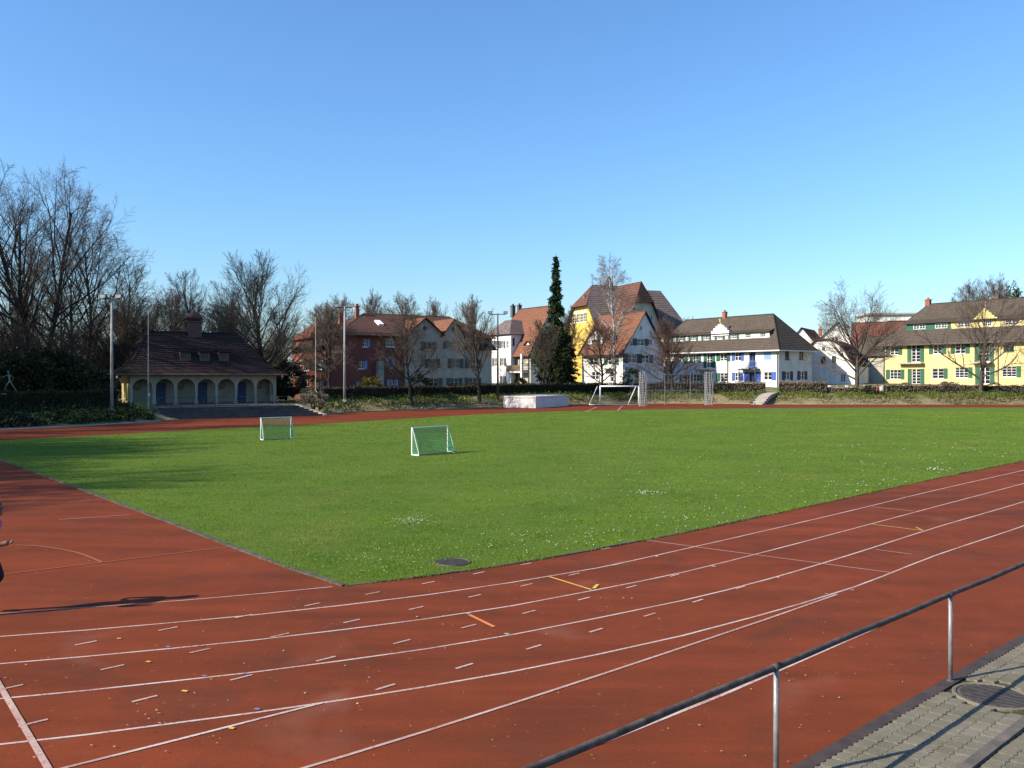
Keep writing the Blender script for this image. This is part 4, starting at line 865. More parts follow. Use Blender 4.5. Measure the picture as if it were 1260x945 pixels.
for r, (sh, sd) in zip(wr, wl): window(F, r, 2, 2, 'white_frame', sh, sd or 'lr')
m_ = MB(); s0 = F.s(q2(235))[0]; F.box(m_, s0, s0 + .7, -.4, F.z(q2(250), w2(540)), .02, .9); F.box(m_, s0 - .9, s0, -.4, .9, .02, .9); m_.build('stair_porch', MT['pale_stone'], h.root)
# grey half, set a little forward, with two gables
Gf = Face(h, 0, -.7, 1, 0); sg2 = Gf.s(500.5)[0]; wr = []; zg = Gf.z(545, 411)
for x0, x1, y0, y1 in ((5, 95, 368, 445), (205, 320, 362, 425), (45, 130, 522, 600), (250, 340, 520, 603), (402, 500, 525, 605), (50, 150, 692, 770), (240, 330, 692, 770), (402, 498, 690, 766)):
    wr.append(Gf.rect(qx(x0 + 8), qx(x1 - 8), w2(y0), w2(y1)))
g1, g2, g3 = sg2, Gf.s(544)[0], Gf.s(571)[0]; zl = Gf.z(585, 430)
low = [r for r in wr if r[3] < zl - .1]; up = [r for r in wr if r[3] >= zl - .1]
wall(Gf, [(sg2, -2.5), (L, -2.5), (L, zl), (sg2, zl)], low, MT['grey_wall'])
za = Gf.z(527, 391)
for a, b in ((g1, g2), (g2, g3)):
    rr = [(max(r[0], a + .3), min(r[1], b - .3), r[2], min(r[3], zg - .1)) for r in up if a - .5 < (r[0] + r[1]) / 2 < b + .5]
    wall(Gf, [(a, zl), (b, zl), (b, zg), ((a + b) / 2, za), (a, zg)], rr, MT['grey_wall'])
    for r in rr: window(Gf, r, 3, 2, 'grey_wall', 'grey_sh', sw=.45)
    m_ = MB(); k = (za - zg) / ((b - a) / 2); xm = (a + b) / 2
    roof_face(m_, [(a - .25, -1.15, zg - k * .25), (xm, -1.15, za), (xm, Dp / 2, za), (a - .25, Dp / 2, zg - k * .25)]); roof_face(m_, [(b + .25, -1.15, zg - k * .25), (xm, -1.15, za), (xm, Dp / 2, za), (b + .25, Dp / 2, zg - k * .25)]); m_.build('gable_roof', MT['roof_orange'], h.root)
    m_ = MB(); c = (a + b) / 2; z = za - 1.3; i_ = [m_.vert(Gf.p(c, z + .35, .04)), m_.vert(Gf.p(c - .3, z, .04)), m_.vert(Gf.p(c, z - .35, .04)), m_.vert(Gf.p(c + .3, z, .04))]; j_ = [m_.vert(Gf.p(c, z + .35, -.01)), m_.vert(Gf.p(c - .3, z, -.01)), m_.vert(Gf.p(c, z - .35, -.01)), m_.vert(Gf.p(c + .3, z, -.01))]; m_.face(i_)
    for q in range(4): m_.face((i_[q], j_[q], j_[(q + 1) % 4], i_[(q + 1) % 4]))
    m_.build('attic_vent', MT['grey_sh'], h.root)
for r in low: window(Gf, r, 2, 2, 'grey_wall', 'grey_sh', sw=.5)
m_ = MB(); m_.poly([(sg2, -.7, -2.4), (sg2, 0, -2.4), (sg2, 0, zg), (sg2, -.7, zg)][::-1]); m_.poly([(L, -.7, -2.4), (L, Dp, -2.4), (L, Dp, ze), (L, -.7, ze)]); m_.build('side_wall', MT['white_wall'], h.root)
m_ = MB(); roof_face(m_, [(g3 - .2, -1.2, zl - .05), (L + .5, -1.2, zl - .05), (L + .5, .3, zl + .9), (g3 - .2, .3, zl + .9)]); m_.build('lean_to_roof', MT['roof_dark'], h.root)
m_ = MB(); m_.box(g3, L, .15, .4, zl, ze); m_.build('upper_wall', MT['grey_wall'], h.root)
# lit end facing the park
wr = []; wl = []; q1 = lambda a: 350 + a / 7.27; w1 = lambda a: 380 + a / 7.27
for x0, x1, y0, y1, sh in ((120, 155, 462, 552, None), (176, 220, 462, 552, None), (288, 338, 448, 545, 'pale_sh'), (120, 158, 648, 740, None), (176, 220, 648, 740, None), (292, 335, 645, 735, 'pale_sh')):
    r = Lf.rect(q1(x0), q1(x1), w1(y0), w1(y1)); wr.append((max(.2, r[0]), min(Dp - .2, r[1]), r[2], r[3])); wl.append(sh)
wall(Lf, [(0, -2.5), (Dp, -2.5), (Dp, ze - 1.2), (0, ze - 1.2)], wr, MT['red_wall'])
for r, sh in zip(wr, wl): window(Lf, r, 2, 2, 'white_frame', sh, 'r', sw=.6)
m_ = MB(); m_.box(1.6, 1.65, .01, Dp - .3, ze - 1.4, ze + .3); m_.build('upper_wall', MT['red_wall'], h.root)
m_ = MB(); roof_face(m_, [(-.9, -.5, ze - 1.5), (-.9, Dp + .4, ze - 1.5), (1.7, Dp + .4, ze - .3), (1.7, -.5, ze - .3)]); m_.build('skirt_roof', MT['roof_red'], h.root)
wall(Face(h, L, Dp, -1, 0), [(0, -2.5), (L, -2.5), (L, ze), (0, ze)], [], MT['grey_wall'])
ro, e = hip_roof(h, 1.6, L, 0, Dp, ze, zr, Rf.s(447)[0] - 1.6, L - Rf.s(553)[0], 'roof_rose', .6); gutter(h, [(1.0, -.65, e), (sg, -.65, e)]); downpipe(h, sg - .2, 0, -.5, e)
# corner turret with pyramid roof and attic windows on the lit end
tb0, tb1 = sorted((Lf.s(365.5)[0], Lf.s(386)[0])); tz0, tz1, tz2 = ze - .9, Lf.z(375, 417.5), Lf.z(383, 396)
wt = [(tb0 + .35, tb0 + (tb1 - tb0) * .45, tz0 + .25, tz1 - .2), (tb0 + (tb1 - tb0) * .55, tb1 - .35, tz0 + .25, tz1 - .2)]
Tf = Face(h, -.15, Dp, 0, -1); wall(Tf, [(tb0, tz0 - .5), (tb1, tz0 - .5), (tb1, tz1), (tb0, tz1)], wt, MT['red_wall'])
for r in wt: window(Tf, r, 2, 2, 'white_frame', sill=False)
ya, yb_ = Dp - tb1, Dp - tb0; m_ = MB(); xm, ym = 1.6, (ya + yb_) / 2
roof_face(m_, [(-.6, ya - .4, tz1), (-.6, yb_ + .4, tz1), (xm, ym, tz2 + .4)]); roof_face(m_, [(-.6, ya - .4, tz1), (3.6, ya - .4, tz1), (xm, ym, tz2 + .4)]); roof_face(m_, [(-.6, yb_ + .4, tz1), (3.6, yb_ + .4, tz1), (xm, ym, tz2 + .4)]); m_.build('turret_roof', MT['roof_red'], h.root)
m_ = MB(); m_.poly([(-.15, ya, tz0 - .5), (3, ya, tz0 - .5), (3, ya, tz1), (-.15, ya, tz1)]); m_.poly([(-.15, yb_, tz0 - .5), (3, yb_, tz0 - .5), (3, yb_, tz1), (-.15, yb_, tz1)]); m_.build('turret_cheek', MT['red_wall'], h.root)
for c in (Dp - Lf.s(394.5)[0],):
    m_ = MB(); m_.poly([(-.1, c - .8, tz0 - .4), (-.1, c - .8, tz0 + .9), (-.1, c, tz0 + 2.0), (-.1, c + .8, tz0 + .9), (-.1, c + .8, tz0 - .4)]); m_.build('dormer', MT['wood'], h.root)
    m_ = MB()
    for s_ in (-1, 1): roof_face(m_, [(-.4, c + s_ * 1.05, tz0 + .6), (-.4, c, tz0 + 2.1), (3, c, tz0 + 2.1), (3, c + s_ * 1.05, tz0 + .6)])
    m_.build('dormer_roof', MT['roof_red'], h.root)
m_ = MB(); s_ = F.s(q2(250))[0] + 1.2; zc = ze + (zr - ze) * 3.4 / 7.0 + .1; m_.hexa([(s_, 2.8, zc - .25), (s_ + .7, 2.8, zc - .25), (s_ + .7, 4.2, zc + .3), (s_, 4.2, zc + .3), (s_, 2.75, zc - .05), (s_ + .7, 2.75, zc - .05), (s_ + .7, 4.15, zc + .5), (s_, 4.15, zc + .5)]); m_.build('skylight', MT['white_frame'], h.root)
chimney(h, Rf.s(438)[0], 6.6, zr - 1.8, zr + .8, .42, .42, 'brick'); chimney(h, Rf.s(418)[0] + .6, 8.4, zr - 3.0, zr - .1, .5, .5, 'brick')

# ---- big yellow hall behind
h = House('yellow_hall', (16.6, 158), (16.6 + .93 * 11.5, 158 + .37 * 11.5), 2.4, 'large yellow hall with huge grey red half hipped roof rising behind the white houses', 'building')
L = h.L; Dp = 16.5; ze = 8.6; zk = EYE + (HY - 373) * 163 / FPX - 2.4; zr = EYE + (HY - 350.5) * 166 / FPX - 2.4
G = h.left(0, Dp); F = h.front; k = (Dp / 2) / (zr - ze); yk = (zk - ze) * k
r = G.rect(700.0, 722.5, 386.5, 397)
wr = [(r[0] + (r[1] - r[0]) * i / 5 + .12, r[0] + (r[1] - r[0]) * (i + 1) / 5 - .12, r[2], r[3]) for i in range(5)]
wall(G, [(0, -2.5), (Dp, -2.5), (Dp, ze), (Dp - yk, zk), (yk, zk), (0, ze)], wr, MT['deep_yellow'])
for q in wr:
    window(G, q, 2, 3, 'white_frame')
    m_ = MB(); cc = (q[0] + q[1]) / 2; rr_ = (q[1] - q[0]) / 2; m_.poly([G.p(cc + rr_ * math.cos(a_), q[3] + rr_ * .9 * math.sin(a_), .03) for a_ in np.linspace(0, math.pi, 9)]); m_.build('window_arch', MT['white_frame'], h.root)
wall(F, [(0, -.3), (L + 14, -.3), (L + 14, ze), (0, ze)], [(2 + i * 3.2, 3.4 + i * 3.2, 3, 6) for i in range(6)], MT['cream_wall'])
for i in range(6): window(F, (2 + i * 3.2, 3.4 + i * 3.2, 3, 6), 2, 3, 'white_frame')
m_ = MB(); oh = .9; lx = -.7; inn = (zr - zk) * .55
roof_face(m_, [(lx, -oh, ze - oh / k), (L + 1, -oh, ze - oh / k), (L + 1, Dp / 2, zr), (inn, Dp / 2, zr), (lx, yk - .3, zk - .3)], .5, .06)
roof_face(m_, [(lx, Dp + oh, ze - oh / k), (L + 1, Dp + oh, ze - oh / k), (L + 1, Dp / 2, zr), (inn, Dp / 2, zr), (lx, Dp - yk + .3, zk - .3)], .5, .06)
m_.build('roof', MT['roof_grey'], h.root)
m_ = MB(); roof_face(m_, [(lx - .25, yk - .5, zk - .45), (lx - .25, Dp - yk + .5, zk - .45), (inn, Dp / 2, zr)], .4, .05); ro = m_.build('half_hip', MT['roof_rose'], h.root)
m_ = MB(); m_.tube([(inn, Dp / 2, zr), (inn, Dp / 2, zr + 2.2)], .05, 5); m_.build('lightning_rod', MT['pole_dark'], ro)
m_ = MB(); m_.box(.1, 1.4, Dp / 2 - .7, Dp / 2 + .5, zk + .8, zk + 1.7); m_.build('vent_dormer', MT['wood'], ro)
m_ = MB(); s_ = F.s(756, -6)[0]; m_.lathe([(.9, zr - .8), (.85, zr + .4), (.25, zr + 1.7), (.1, zr + 1.9)], s_, Dp / 2, 8); m_.build('roof_turret', MT['roof_grey'], h.root)
# cross wing with its own half hipped gable and the long roof behind it
wx0, wx1 = L - .6, L + 10.6; Cg = Face(h, 0, -2.2, 1, 0); cx_ = Cg.s(789)[0] + .3; zr2 = zr - .1; hw = 4.6; zk2 = zk + .2; kk = hw / (zr2 - ze); xk = (zk2 - ze) * kk
wall(Cg, [(cx_ - hw, -.3), (cx_ + hw, -.3), (cx_ + hw, ze), (cx_ + hw - xk, zk2), (cx_ - hw + xk, zk2), (cx_ - hw, ze)], [(cx_ - 2.3 + i * 1.7, cx_ - 1.2 + i * 1.7, 10.5, 12.5) for i in range(3)], MT['cream_wall'])
for i in range(3): window(Cg, (cx_ - 2.3 + i * 1.7, cx_ - 1.2 + i * 1.7, 10.5, 12.5), 2, 2, 'white_frame')
m_ = MB()
for s_ in (-1, 1): roof_face(m_, [(cx_ + s_ * (hw + .8), -2.9, ze - .8 / kk), (cx_ + s_ * (hw - xk + .3), -2.9, zk2 - .3), (cx_, -2.9 + inn * .6, zr2), (cx_, Dp + 1, zr2), (cx_ + s_ * (hw + .8), Dp + 1, ze - .8 / kk)], .5, .06)
m_.build('wing_roof', MT['roof_rose'], h.root)
m_ = MB(); roof_face(m_, [(cx_ - hw + xk - .4, -3.1, zk2 - .45), (cx_ + hw - xk + .4, -3.1, zk2 - .45), (cx_, -2.9 + inn * .6, zr2)], .4, .05); m_.build('half_hip', MT['roof_dark'], h.root)
m_ = MB(); xe = F.s(848, -3)[0]; xr = F.s(820, -6)[0]; zr3 = EYE + (HY - 358) * 172 / FPX - 2.4
roof_face(m_, [(cx_, -oh, ze - oh / k), (xe, -oh, ze - oh / k), (xr, Dp / 2, zr3), (cx_, Dp / 2, zr3)], .5, .06); roof_face(m_, [(xe, -oh, ze - oh / k), (xe, Dp + oh, ze - oh / k), (xr, Dp / 2, zr3)], .5, .06); roof_face(m_, [(cx_, Dp + oh, ze - oh / k), (xe, Dp + oh, ze - oh / k), (xr, Dp / 2, zr3), (cx_, Dp / 2, zr3)], .5, .06); m_.build('rear_roof', MT['roof_grey'], h.root)

# ---- clubhouse with the arcade
cl, cr = Vector((-36.58, 82.5)), Vector((-24.42, 89.24)); CZ = .85
h = House('arcade_clubhouse', tuple(cl), tuple(cr), CZ, 'low clubhouse with arcade of round arches, dark hipped tile roof and onion capped chimney', 'clubhouse')
L = h.L; F = h.front; Dp = 9.5; ze = F.z(250, 460.5); at_ = F.z(250, 466.2)
cen_ = []
for x0, x1 in ((163.5, 187.5), (191.6, 214.4), (217.9, 240), (243, 265), (268, 289), (292, 313), (316, 336)): cen_.append((F.s(x0)[0], F.s(x1)[0]))
m_ = MB(); th = .35
def both(poly):
    m_.poly([F.p(s, z) for s, z in poly]); m_.poly([F.p(s, z, -th) for s, z in poly][::-1])
edges = [0.0] + [v for c in cen_ for v in c] + [L]
for i in range(0, len(edges), 2): both([(edges[i], -.3), (edges[i + 1], -.3), (edges[i + 1], ze), (edges[i], ze)])
for a, b in cen_:
    r_ = (b - a) / 2; c = (a + b) / 2; zs = at_ - r_; arc = [(c - r_ * math.cos(t), zs + r_ * math.sin(t)) for t in np.linspace(0, math.pi, 17)]
    for p, q in zip(arc, arc[1:]): both([p, q, (q[0], ze), (p[0], ze)])
    full = [(a, -.3)] + arc + [(b, -.3)]
    for p, q in zip(full, full[1:]): m_.poly([F.p(*p), F.p(*p, -th), F.p(*q, -th), F.p(*q)])
m_.build('arcade_wall', MT['club_wall'], h.root)
for i in range(len(cen_) - 1):
    a, b = cen_[i][1], cen_[i + 1][0]; m_ = MB(); F.box(m_, a - .06, b + .06, at_ - (cen_[i][1] - cen_[i][0]) / 2 - .06, at_ - (cen_[i][1] - cen_[i][0]) / 2 + .04, -th - .04, .04); m_.build('impost', MT['club_wall'], h.root)
    m_ = MB(); F.box(m_, a - .05, b + .05, -.2, .25, -th - .04, .04); m_.build('plinth', MT['pale_stone'], h.root)
W2 = Face(h, 0, 2.6, 1, 0); doors = []
for i, (a, b) in enumerate(cen_):
    if i in (1, 3, 5): d0 = W2.s((0, 192, 0, 243.5, 0, 292)[i])[0]; doors.append((d0, d0 + .9, 0.0, 2.1))
wall(W2, [(0, -2.5), (L, -2.5), (L, ze), (0, ze)], doors, MT['club_wall'])
for d in doors:
    m_ = MB(); W2.box(m_, d[0], d[1], d[2], d[3], -.15, -.1); o = m_.build('door', MT['club_blue'], h.root); m_ = MB(); W2.box(m_, d[0] + .8, d[0] + .86, 1.0, 1.15, -.099, -.05); m_.build('handle', MT['galv'], o)
for i, (a, b) in enumerate(cen_):
    if i in (0, 2, 4, 6):
        m_ = MB(); c = W2.s((168.5, 0, 221.5, 0, 272, 0, 318)[i])[0]; m_.tube([W2.p(c, 1.75, .02), W2.p(c, 1.75, .10)], .36, 20); o = m_.build('round_window', MT['brown_frame'], h.root); m_ = MB(); m_.tube([W2.p(c, 1.75, .1), W2.p(c, 1.75, .12)], .29, 20); m_.build('pane', MT['glass'], o)
m_ = MB(); m_.box(-.5, L + .5, -1.0, Dp, -.3, 0.0); m_.build('floor_slab', MT['stone'], h.root)
El = h.left(0, Dp); m_ = MB(); wall(El, [(0, -2.5), (Dp, -2.5), (Dp, ze), (0, ze)], [(Dp - 2.1, Dp - .7, 0, 2.0), (Dp - 4.6, Dp - 3.6, .8, 2.0), (Dp - 6.6, Dp - 5.6, .8, 2.0)], MT['yellow_wall'])
for r in ((Dp - 4.6, Dp - 3.6, .8, 2.0), (Dp - 6.6, Dp - 5.6, .8, 2.0)): window(El, r, 2, 2, 'white_frame')
wall(h.right(L), [(0, -2.5), (Dp, -2.5), (Dp, ze), (0, ze)], [(.5, 2.0, 0, 2.1)], MT['club_wall']); wall(Face(h, L, Dp, -1, 0), [(0, -2.5), (L, -2.5), (L, ze), (0, ze)], [], MT['club_wall'])
zr = EYE + (HY - 410.5) * 91 / FPX - CZ; y0, y1 = -.9, Dp + .9; ym = Dp / 2; e = ze - .05
rl_ = Face(h, 0, ym, 1, 0); ra, rb_ = rl_.s(184)[0], rl_.s(292)[0]; zm = e + .9; m_ = MB(); X0, X1 = -1.4, L + 1.0; b_ = 1.5
# flared eaves: a flatter skirt below the steep slopes
for lo, up_ in ((((X0, y0), (X1, y0)), ((X0 + b_, y0 + b_), (X1 - b_, y0 + b_))), (((X1, y0), (X1, y1)), ((X1 - b_, y0 + b_), (X1 - b_, y1 - b_))), (((X1, y1), (X0, y1)), ((X1 - b_, y1 - b_), (X0 + b_, y1 - b_))), (((X0, y1), (X0, y0)), ((X0 + b_, y1 - b_), (X0 + b_, y0 + b_)))):
    roof_face(m_, [(*lo[0], e), (*lo[1], e), (*up_[1], zm), (*up_[0], zm)], .3, .06)
i0, i1, j0, j1 = X0 + b_, X1 - b_, y0 + b_, y1 - b_
roof_face(m_, [(i0, j0, zm), (i1, j0, zm), (rb_, ym, zr), (ra, ym, zr)], .3, .06); roof_face(m_, [(i1, j1, zm), (i0, j1, zm), (ra, ym, zr), (rb_, ym, zr)], .3, .06); roof_face(m_, [(i1, j0, zm), (i1, j1, zm), (rb_, ym, zr)], .3, .06); roof_face(m_, [(i0, j1, zm), (i0, j0, zm), (ra, ym, zr)], .3, .06)
m_.tube([(ra, ym, zr), (rb_, ym, zr)], .12, 6)
for a, b in (((i0, j0, zm), (ra, ym, zr)), ((i1, j0, zm), (rb_, ym, zr))): m_.tube([a, b], .1, 6)
m_.build('roof', MT['roof_dark'], h.root); gutter(h, [(X0, y0 - .05, e), (X1, y0 - .05, e)], 'brown_frame', .08)
slp = (zr - zm) / (ym - j0)
for c in (226, 250, 274):
    s_ = F.s(c)[0] + .35; yf = j0 + .55; zf = zm + slp * .55; m_ = MB(); zt = zf + .95; ybk = yf + .95 / slp * 1.9
    m_.poly([(s_ - .5, yf, zf), (s_ + .5, yf, zf), (s_ + .5, yf, zt), (s_ - .5, yf, zt)]); m_.poly([(s_ - .5, yf, zf), (s_ - .5, yf, zt), (s_ - .5, ybk, zt + .45)]); m_.poly([(s_ + .5, yf, zf), (s_ + .5, ybk, zt + .45), (s_ + .5, yf, zt)]); o = m_.build('dormer', MT['wood'], h.root)
    m_ = MB(); roof_face(m_, [(s_ - .62, yf - .25, zt), (s_ + .62, yf - .25, zt), (s_ + .62, ybk + .3, zt + .55), (s_ - .62, ybk + .3, zt + .55)], .3, .04); m_.build('dormer_roof', MT['roof_dark'], o)
    m_ = MB(); m_.box(s_ - .36, s_ + .36, yf - .03, yf - .004, zf + .3, zt - .15); m_.build('shutter', MT['pole_dark'], o)  # no real shutter: near-black panel paints the shade inside the dormer opening
s_ = rl_.s(239)[0]; zc = EYE + (HY - 397) * 90 / FPX - CZ; m_ = MB(); m_.box(s_ - .65, s_ + .65, ym - .65, ym + .65, zr - .8, zc); m_.box(s_ - .78, s_ + .78, ym - .78, ym + .78, zc + .001, zc + .14); o = m_.build('chimney', MT['copper'], h.root)
zt = EYE + (HY - 383) * 90 / FPX - CZ; hh = zt - zc - .15; m_ = MB(); m_.lathe([(.6, zc + .14), (.82, zc + .14 + hh * .25), (.85, zc + .14 + hh * .45), (.6, zc + .14 + hh * .75), (.25, zc + .14 + hh * .92), (.05, zt + .15)], s_, ym, 16); m_.build('onion_cap', MT['copper'], o, True)

# ---- terrace steps in front of the clubhouse
b0, b1 = P(202, 516.2), P(397, 511.2); bd = (b1 - b0); bl = bd.length; bd.normalize(); bnn = Vector((-bd.y, bd.x, 0)); nst = 6
st = empty('terrace_steps', (b0.x, b0.y, 0), math.atan2(bd.y, bd.x))
for i in range(nst):
    m_ = MB(); m_.box(0, bl - .55 * (i / nst) * 3, i * .5, i * .5 + (.52 if i < nst - 1 else 11), -.02 + .0, (i + 1) * .145 - .03); m_.box(0, bl - .55 * (i / nst) * 3, i * .5 - .04, i * .5 + .3, (i + 1) * .145 - .029, (i + 1) * .145)
    m_.build('step', MT['stone'], st)
m_ = MB(); x1 = bl + .05; m_.hexa([(x1, -.2, -.02), (x1 + .3, -.2, -.02), (x1 + .3 - 1.6, 3.0, -.02), (x1 - 1.6, 3.0, -.02), (x1, -.2, .10), (x1 + .3, -.2, .10), (x1 + .3 - 1.6, 3.0, 1.0), (x1 - 1.6, 3.0, 1.0)]); m_.build('side_wall', MT['pale_stone'], st)
m_ = MB(); m_.hexa([(-.3, -.2, -.02), (-.02, -.2, -.02), (-.02, 3.2, -.02), (-.3, 3.2, -.02), (-.3, -.2, .15), (-.02, -.2, .15), (-.02, 3.2, 1.0), (-.3, 3.2, 1.0)]); m_.build('side_wall', MT['stone'], st)
tag(st, 'wide dark stone steps leading from the track to the arcade terrace', 'steps')
tr = empty('terrace_railing', b0 + bnn * 3.4 + Vector((0, 0, .85)), math.atan2(bd.y, bd.x))
for i in range(13): m_ = MB(); x = .2 + i * (bl - 2.2) / 12; m_.tube([(x, 0, -.02), (x, 0, .85)], .028, 6); m_.build('post', MT['pole_dark'], tr)
for z in (.45, .85): m_ = MB(); m_.tube([(.2, 0, z), (bl - 2.0, 0, z)], .022, 6); m_.build('rail', MT['pole_dark'], tr)
tag(tr, 'thin metal railing along the terrace edge before the arches', 'railing')

# ------------------------------------------------------------------ trees
def unit(a):
    l = math.sqrt(a[0] * a[0] + a[1] * a[1] + a[2] * a[2]) or 1; return (a[0] / l, a[1] / l, a[2] / l)
def cross(a, b): return (a[1] * b[2] - a[2] * b[1], a[2] * b[0] - a[0] * b[2], a[0] * b[1] - a[1] * b[0])
class Grow:
    """bare branching tree: level 0 and 1 go to the trunk mesh, the rest to the crown mesh"""
    def __init__(g, seed, **k):
        g.r = random.Random(seed); g.T = MB(); g.C = MB(); g.k = k
    def tube(g, mb, pts, rad, n):
        prev = None; a = (0.31, 0.95, 0.1); V = mb.v
        for i, p in enumerate(pts):
            q0 = pts[i - 1] if i else p; q1 = pts[i + 1] if i + 1 < len(pts) else p
            d = unit((q1[0] - q0[0], q1[1] - q0[1], q1[2] - q0[2])); b = unit(cross(d, a)); a = cross(b, d); r = rad[i]
            if i == len(pts) - 1 and r <= 0: tip = len(V); V.append(p); [mb.face((prev + k, prev + (k + 1) % n, tip)) for k in range(n)]; return
            base = len(V)
            for k in range(n):
                c, s_ = math.cos(6.2832 * k / n) * r, math.sin(6.2832 * k / n) * r
                V.append((p[0] + a[0] * c + b[0] * s_, p[1] + a[1] * c + b[1] * s_, p[2] + a[2] * c + b[2] * s_))
            if prev is not None:
                for k in range(n): k2 = (k + 1) % n; mb.face((prev + k, prev + k2, base + k2, base + k))
            prev = base
    def branch(g, p, d, L, r, lev):
        K = g.k; R_ = g.r; nl = K['levels']; seg = K['seg'][lev]; pts = [p]; rad = [r]; dirs = [d]; st = L / seg; j = K['jit'][lev]; up = K['up'][lev]
        for i in range(seg):
            d = unit((d[0] + R_.gauss(0, j), d[1] + R_.gauss(0, j), d[2] + R_.gauss(0, j * .7) + up)); p = (p[0] + d[0] * st, p[1] + d[1] * st, p[2] + d[2] * st)
            pts.append(p); dirs.append(d); rad.append(r * (1 - .72 * (i + 1) / seg) if lev < nl - 1 else r * (1 - .6 * (i + 1) / seg))
        if lev == nl - 1: rad[-1] = 0
        g.tube(g.T if lev <= 1 else g.C, pts, rad, K['sides'][lev])
        if lev >= nl - 1: return
        nc = K['n'][lev]; nc = max(2, int(nc * R_.uniform(.8, 1.2)))
        for i in range(nc):
            t0 = K['start'][lev]; t = t0 + (1 - t0) * ((i + R_.random()) / nc); x = min(t * seg, seg - 1e-4); k = int(x); f = x - k
            q = tuple(pts[k][m] + (pts[k + 1][m] - pts[k][m]) * f for m in range(3)); dd = dirs[k + 1]; rr = rad[k] + (max(rad[k + 1], .0) - rad[k]) * f
            az = R_.uniform(0, 6.283) if lev else i * 2.4 + R_.uniform(-.5, .5); o = unit(cross(dd, (.3, .9, .2))); o2 = cross(dd, o)
            a0_, a1_ = K['ang'][lev]; an = R(a0_ + (a1_ - a0_) * t + R_.uniform(-9, 9)); ca, sa = math.cos(an), math.sin(an); c, s_ = math.cos(az), math.sin(az)
            nd_ = unit(tuple(dd[m] * ca + (o[m] * c + o2[m] * s_) * sa for m in range(3)))
            if lev == 0: LL = K['H'] * K['prof']((t - t0) / (1 - t0)) * R_.uniform(.82, 1.15)
            else: LL = L * K['ratio'][lev] * (1.15 - .65 * t) * R_.uniform(.7, 1.25)
            g.branch(q, nd_, LL, max(rr * K['thin'][lev], K['rmin'][lev + 1]), lev + 1)
def preset(kind, H):
    base = dict(levels=5, H=H, seg=(8, 6, 4, 2, 1), jit=(.05, .10, .14, .17, .2), up=(.0, .05, .04, .03, .02), sides=(8, 5, 4, 3, 3), n=(24, 10, 8, 8), start=(.25, .22, .2, .15), ang=((62, 25), (42, 32), (44, 34), (46, 36)),
                ratio=(1, .52, .50, .48), thin=(.55, .55, .55, .6), rmin=(.1, .028, .016, .011, .0095), prof=lambda t: .30 * math.sin(math.pi * (.22 + .70 * t)) + .05, tr=.018, lead=.86)
    if kind == 'round': base.update(n=(26, 10, 8, 8), prof=lambda t: .44 * math.sqrt(max(.03, 1 - (t * 1.02 - .25) ** 2 * 1.1)) * (1 - .35 * t), ang=((72, 22), (44, 34), (46, 36), (46, 36)), start=(.20, .2, .2, .15), lead=.75)
    if kind == 'vase': base.update(n=(28, 10, 8, 7), prof=lambda t: .66 - .34 * t, ang=((44, 14), (28, 22), (32, 26), (36, 30)), up=(.0, .02, .03, .03, .03), start=(.12, .25, .2, .15), lead=.70)
    if kind == 'tall': base.update(n=(24, 10, 8, 8), prof=lambda t: .30 * math.sin(math.pi * (.30 + .60 * t)) + .06, ang=((46, 22), (34, 28), (38, 32), (40, 34)), start=(.28, .2, .2, .15), tr=.017)
    if kind == 'upright': base.update(n=(24, 9, 8, 8), prof=lambda t: .46 - .26 * t, ang=((34, 12), (26, 20), (30, 24), (34, 28)), start=(.30, .25, .2, .15), lead=.80, tr=.018)
    if kind == 'spread': base.update(n=(18, 11, 9, 8), prof=lambda t: .54 - .14 * t, ang=((62, 34), (44, 36), (46, 38), (46, 36)), up=(.0, .06, .05, .04, .03), start=(.24, .25, .2, .15), lead=.55, tr=.020)
    if kind == 'birch': base.update(n=(30, 9, 8, 8), prof=lambda t: .21 * math.sin(math.pi * (.25 + .68 * t)) + .05, ang=((48, 28), (42, 34), (50, 40), (60, 50)), up=(.0, .06, -.03, -.16, -.28), seg=(9, 5, 4, 2, 2), start=(.30, .2, .2, .15), tr=.012, lead=.95, rmin=(.08, .025, .013, .009, .007))
    return base
def make_tree(name, kind, H, seed, bark='bark', twig='twig', stems=1, **over):
    pr = preset(kind, H); pr.update(over); g = Grow(seed, **pr); r0 = H * pr['tr']
    for i in range(stems):
        a = i * 6.283 / max(stems, 1) + .7; off = 0 if stems == 1 else .35
        d = unit((math.cos(a) * .11 * (stems > 1), math.sin(a) * .11 * (stems > 1), 1)); g.branch((math.cos(a) * off, math.sin(a) * off, -.3), d, H * pr['lead'] * (1 if i == 0 else g.r.uniform(.8, 1)), r0 * (1 if stems == 1 else .75), 0)
    if stems == 1: g.T.lathe([(r0 * 1.6, -.4), (r0 * 1.25, .12), (r0 * 1.06, .45), (r0 * .98, .8)], n=8)
    root = empty(name, (0, 0, 0)); g.T.build('trunk', MT[bark], root, True); g.C.build('crown', MT[twig], root)
    return root
def ground_z(x, y):
    p = Vector((x, y, 0)); best = min(lp, key=lambda q: (q.x - x) ** 2 + (q.y - y) ** 2); d = math.hypot(best.x - x, best.y - y)
    return bank_height(d)
def put(root, px, depth, z=None, rz=0.0, sc=1.0):
    x = (px - CX) * depth / FPX; root.location = (x, depth, ground_z(x, depth) - .05 if z is None else z); root.rotation_euler.z = rz; root.scale = (sc, sc, sc); return root
def hgt(ytop, ybase, depth): return (ybase - ytop) * depth / FPX

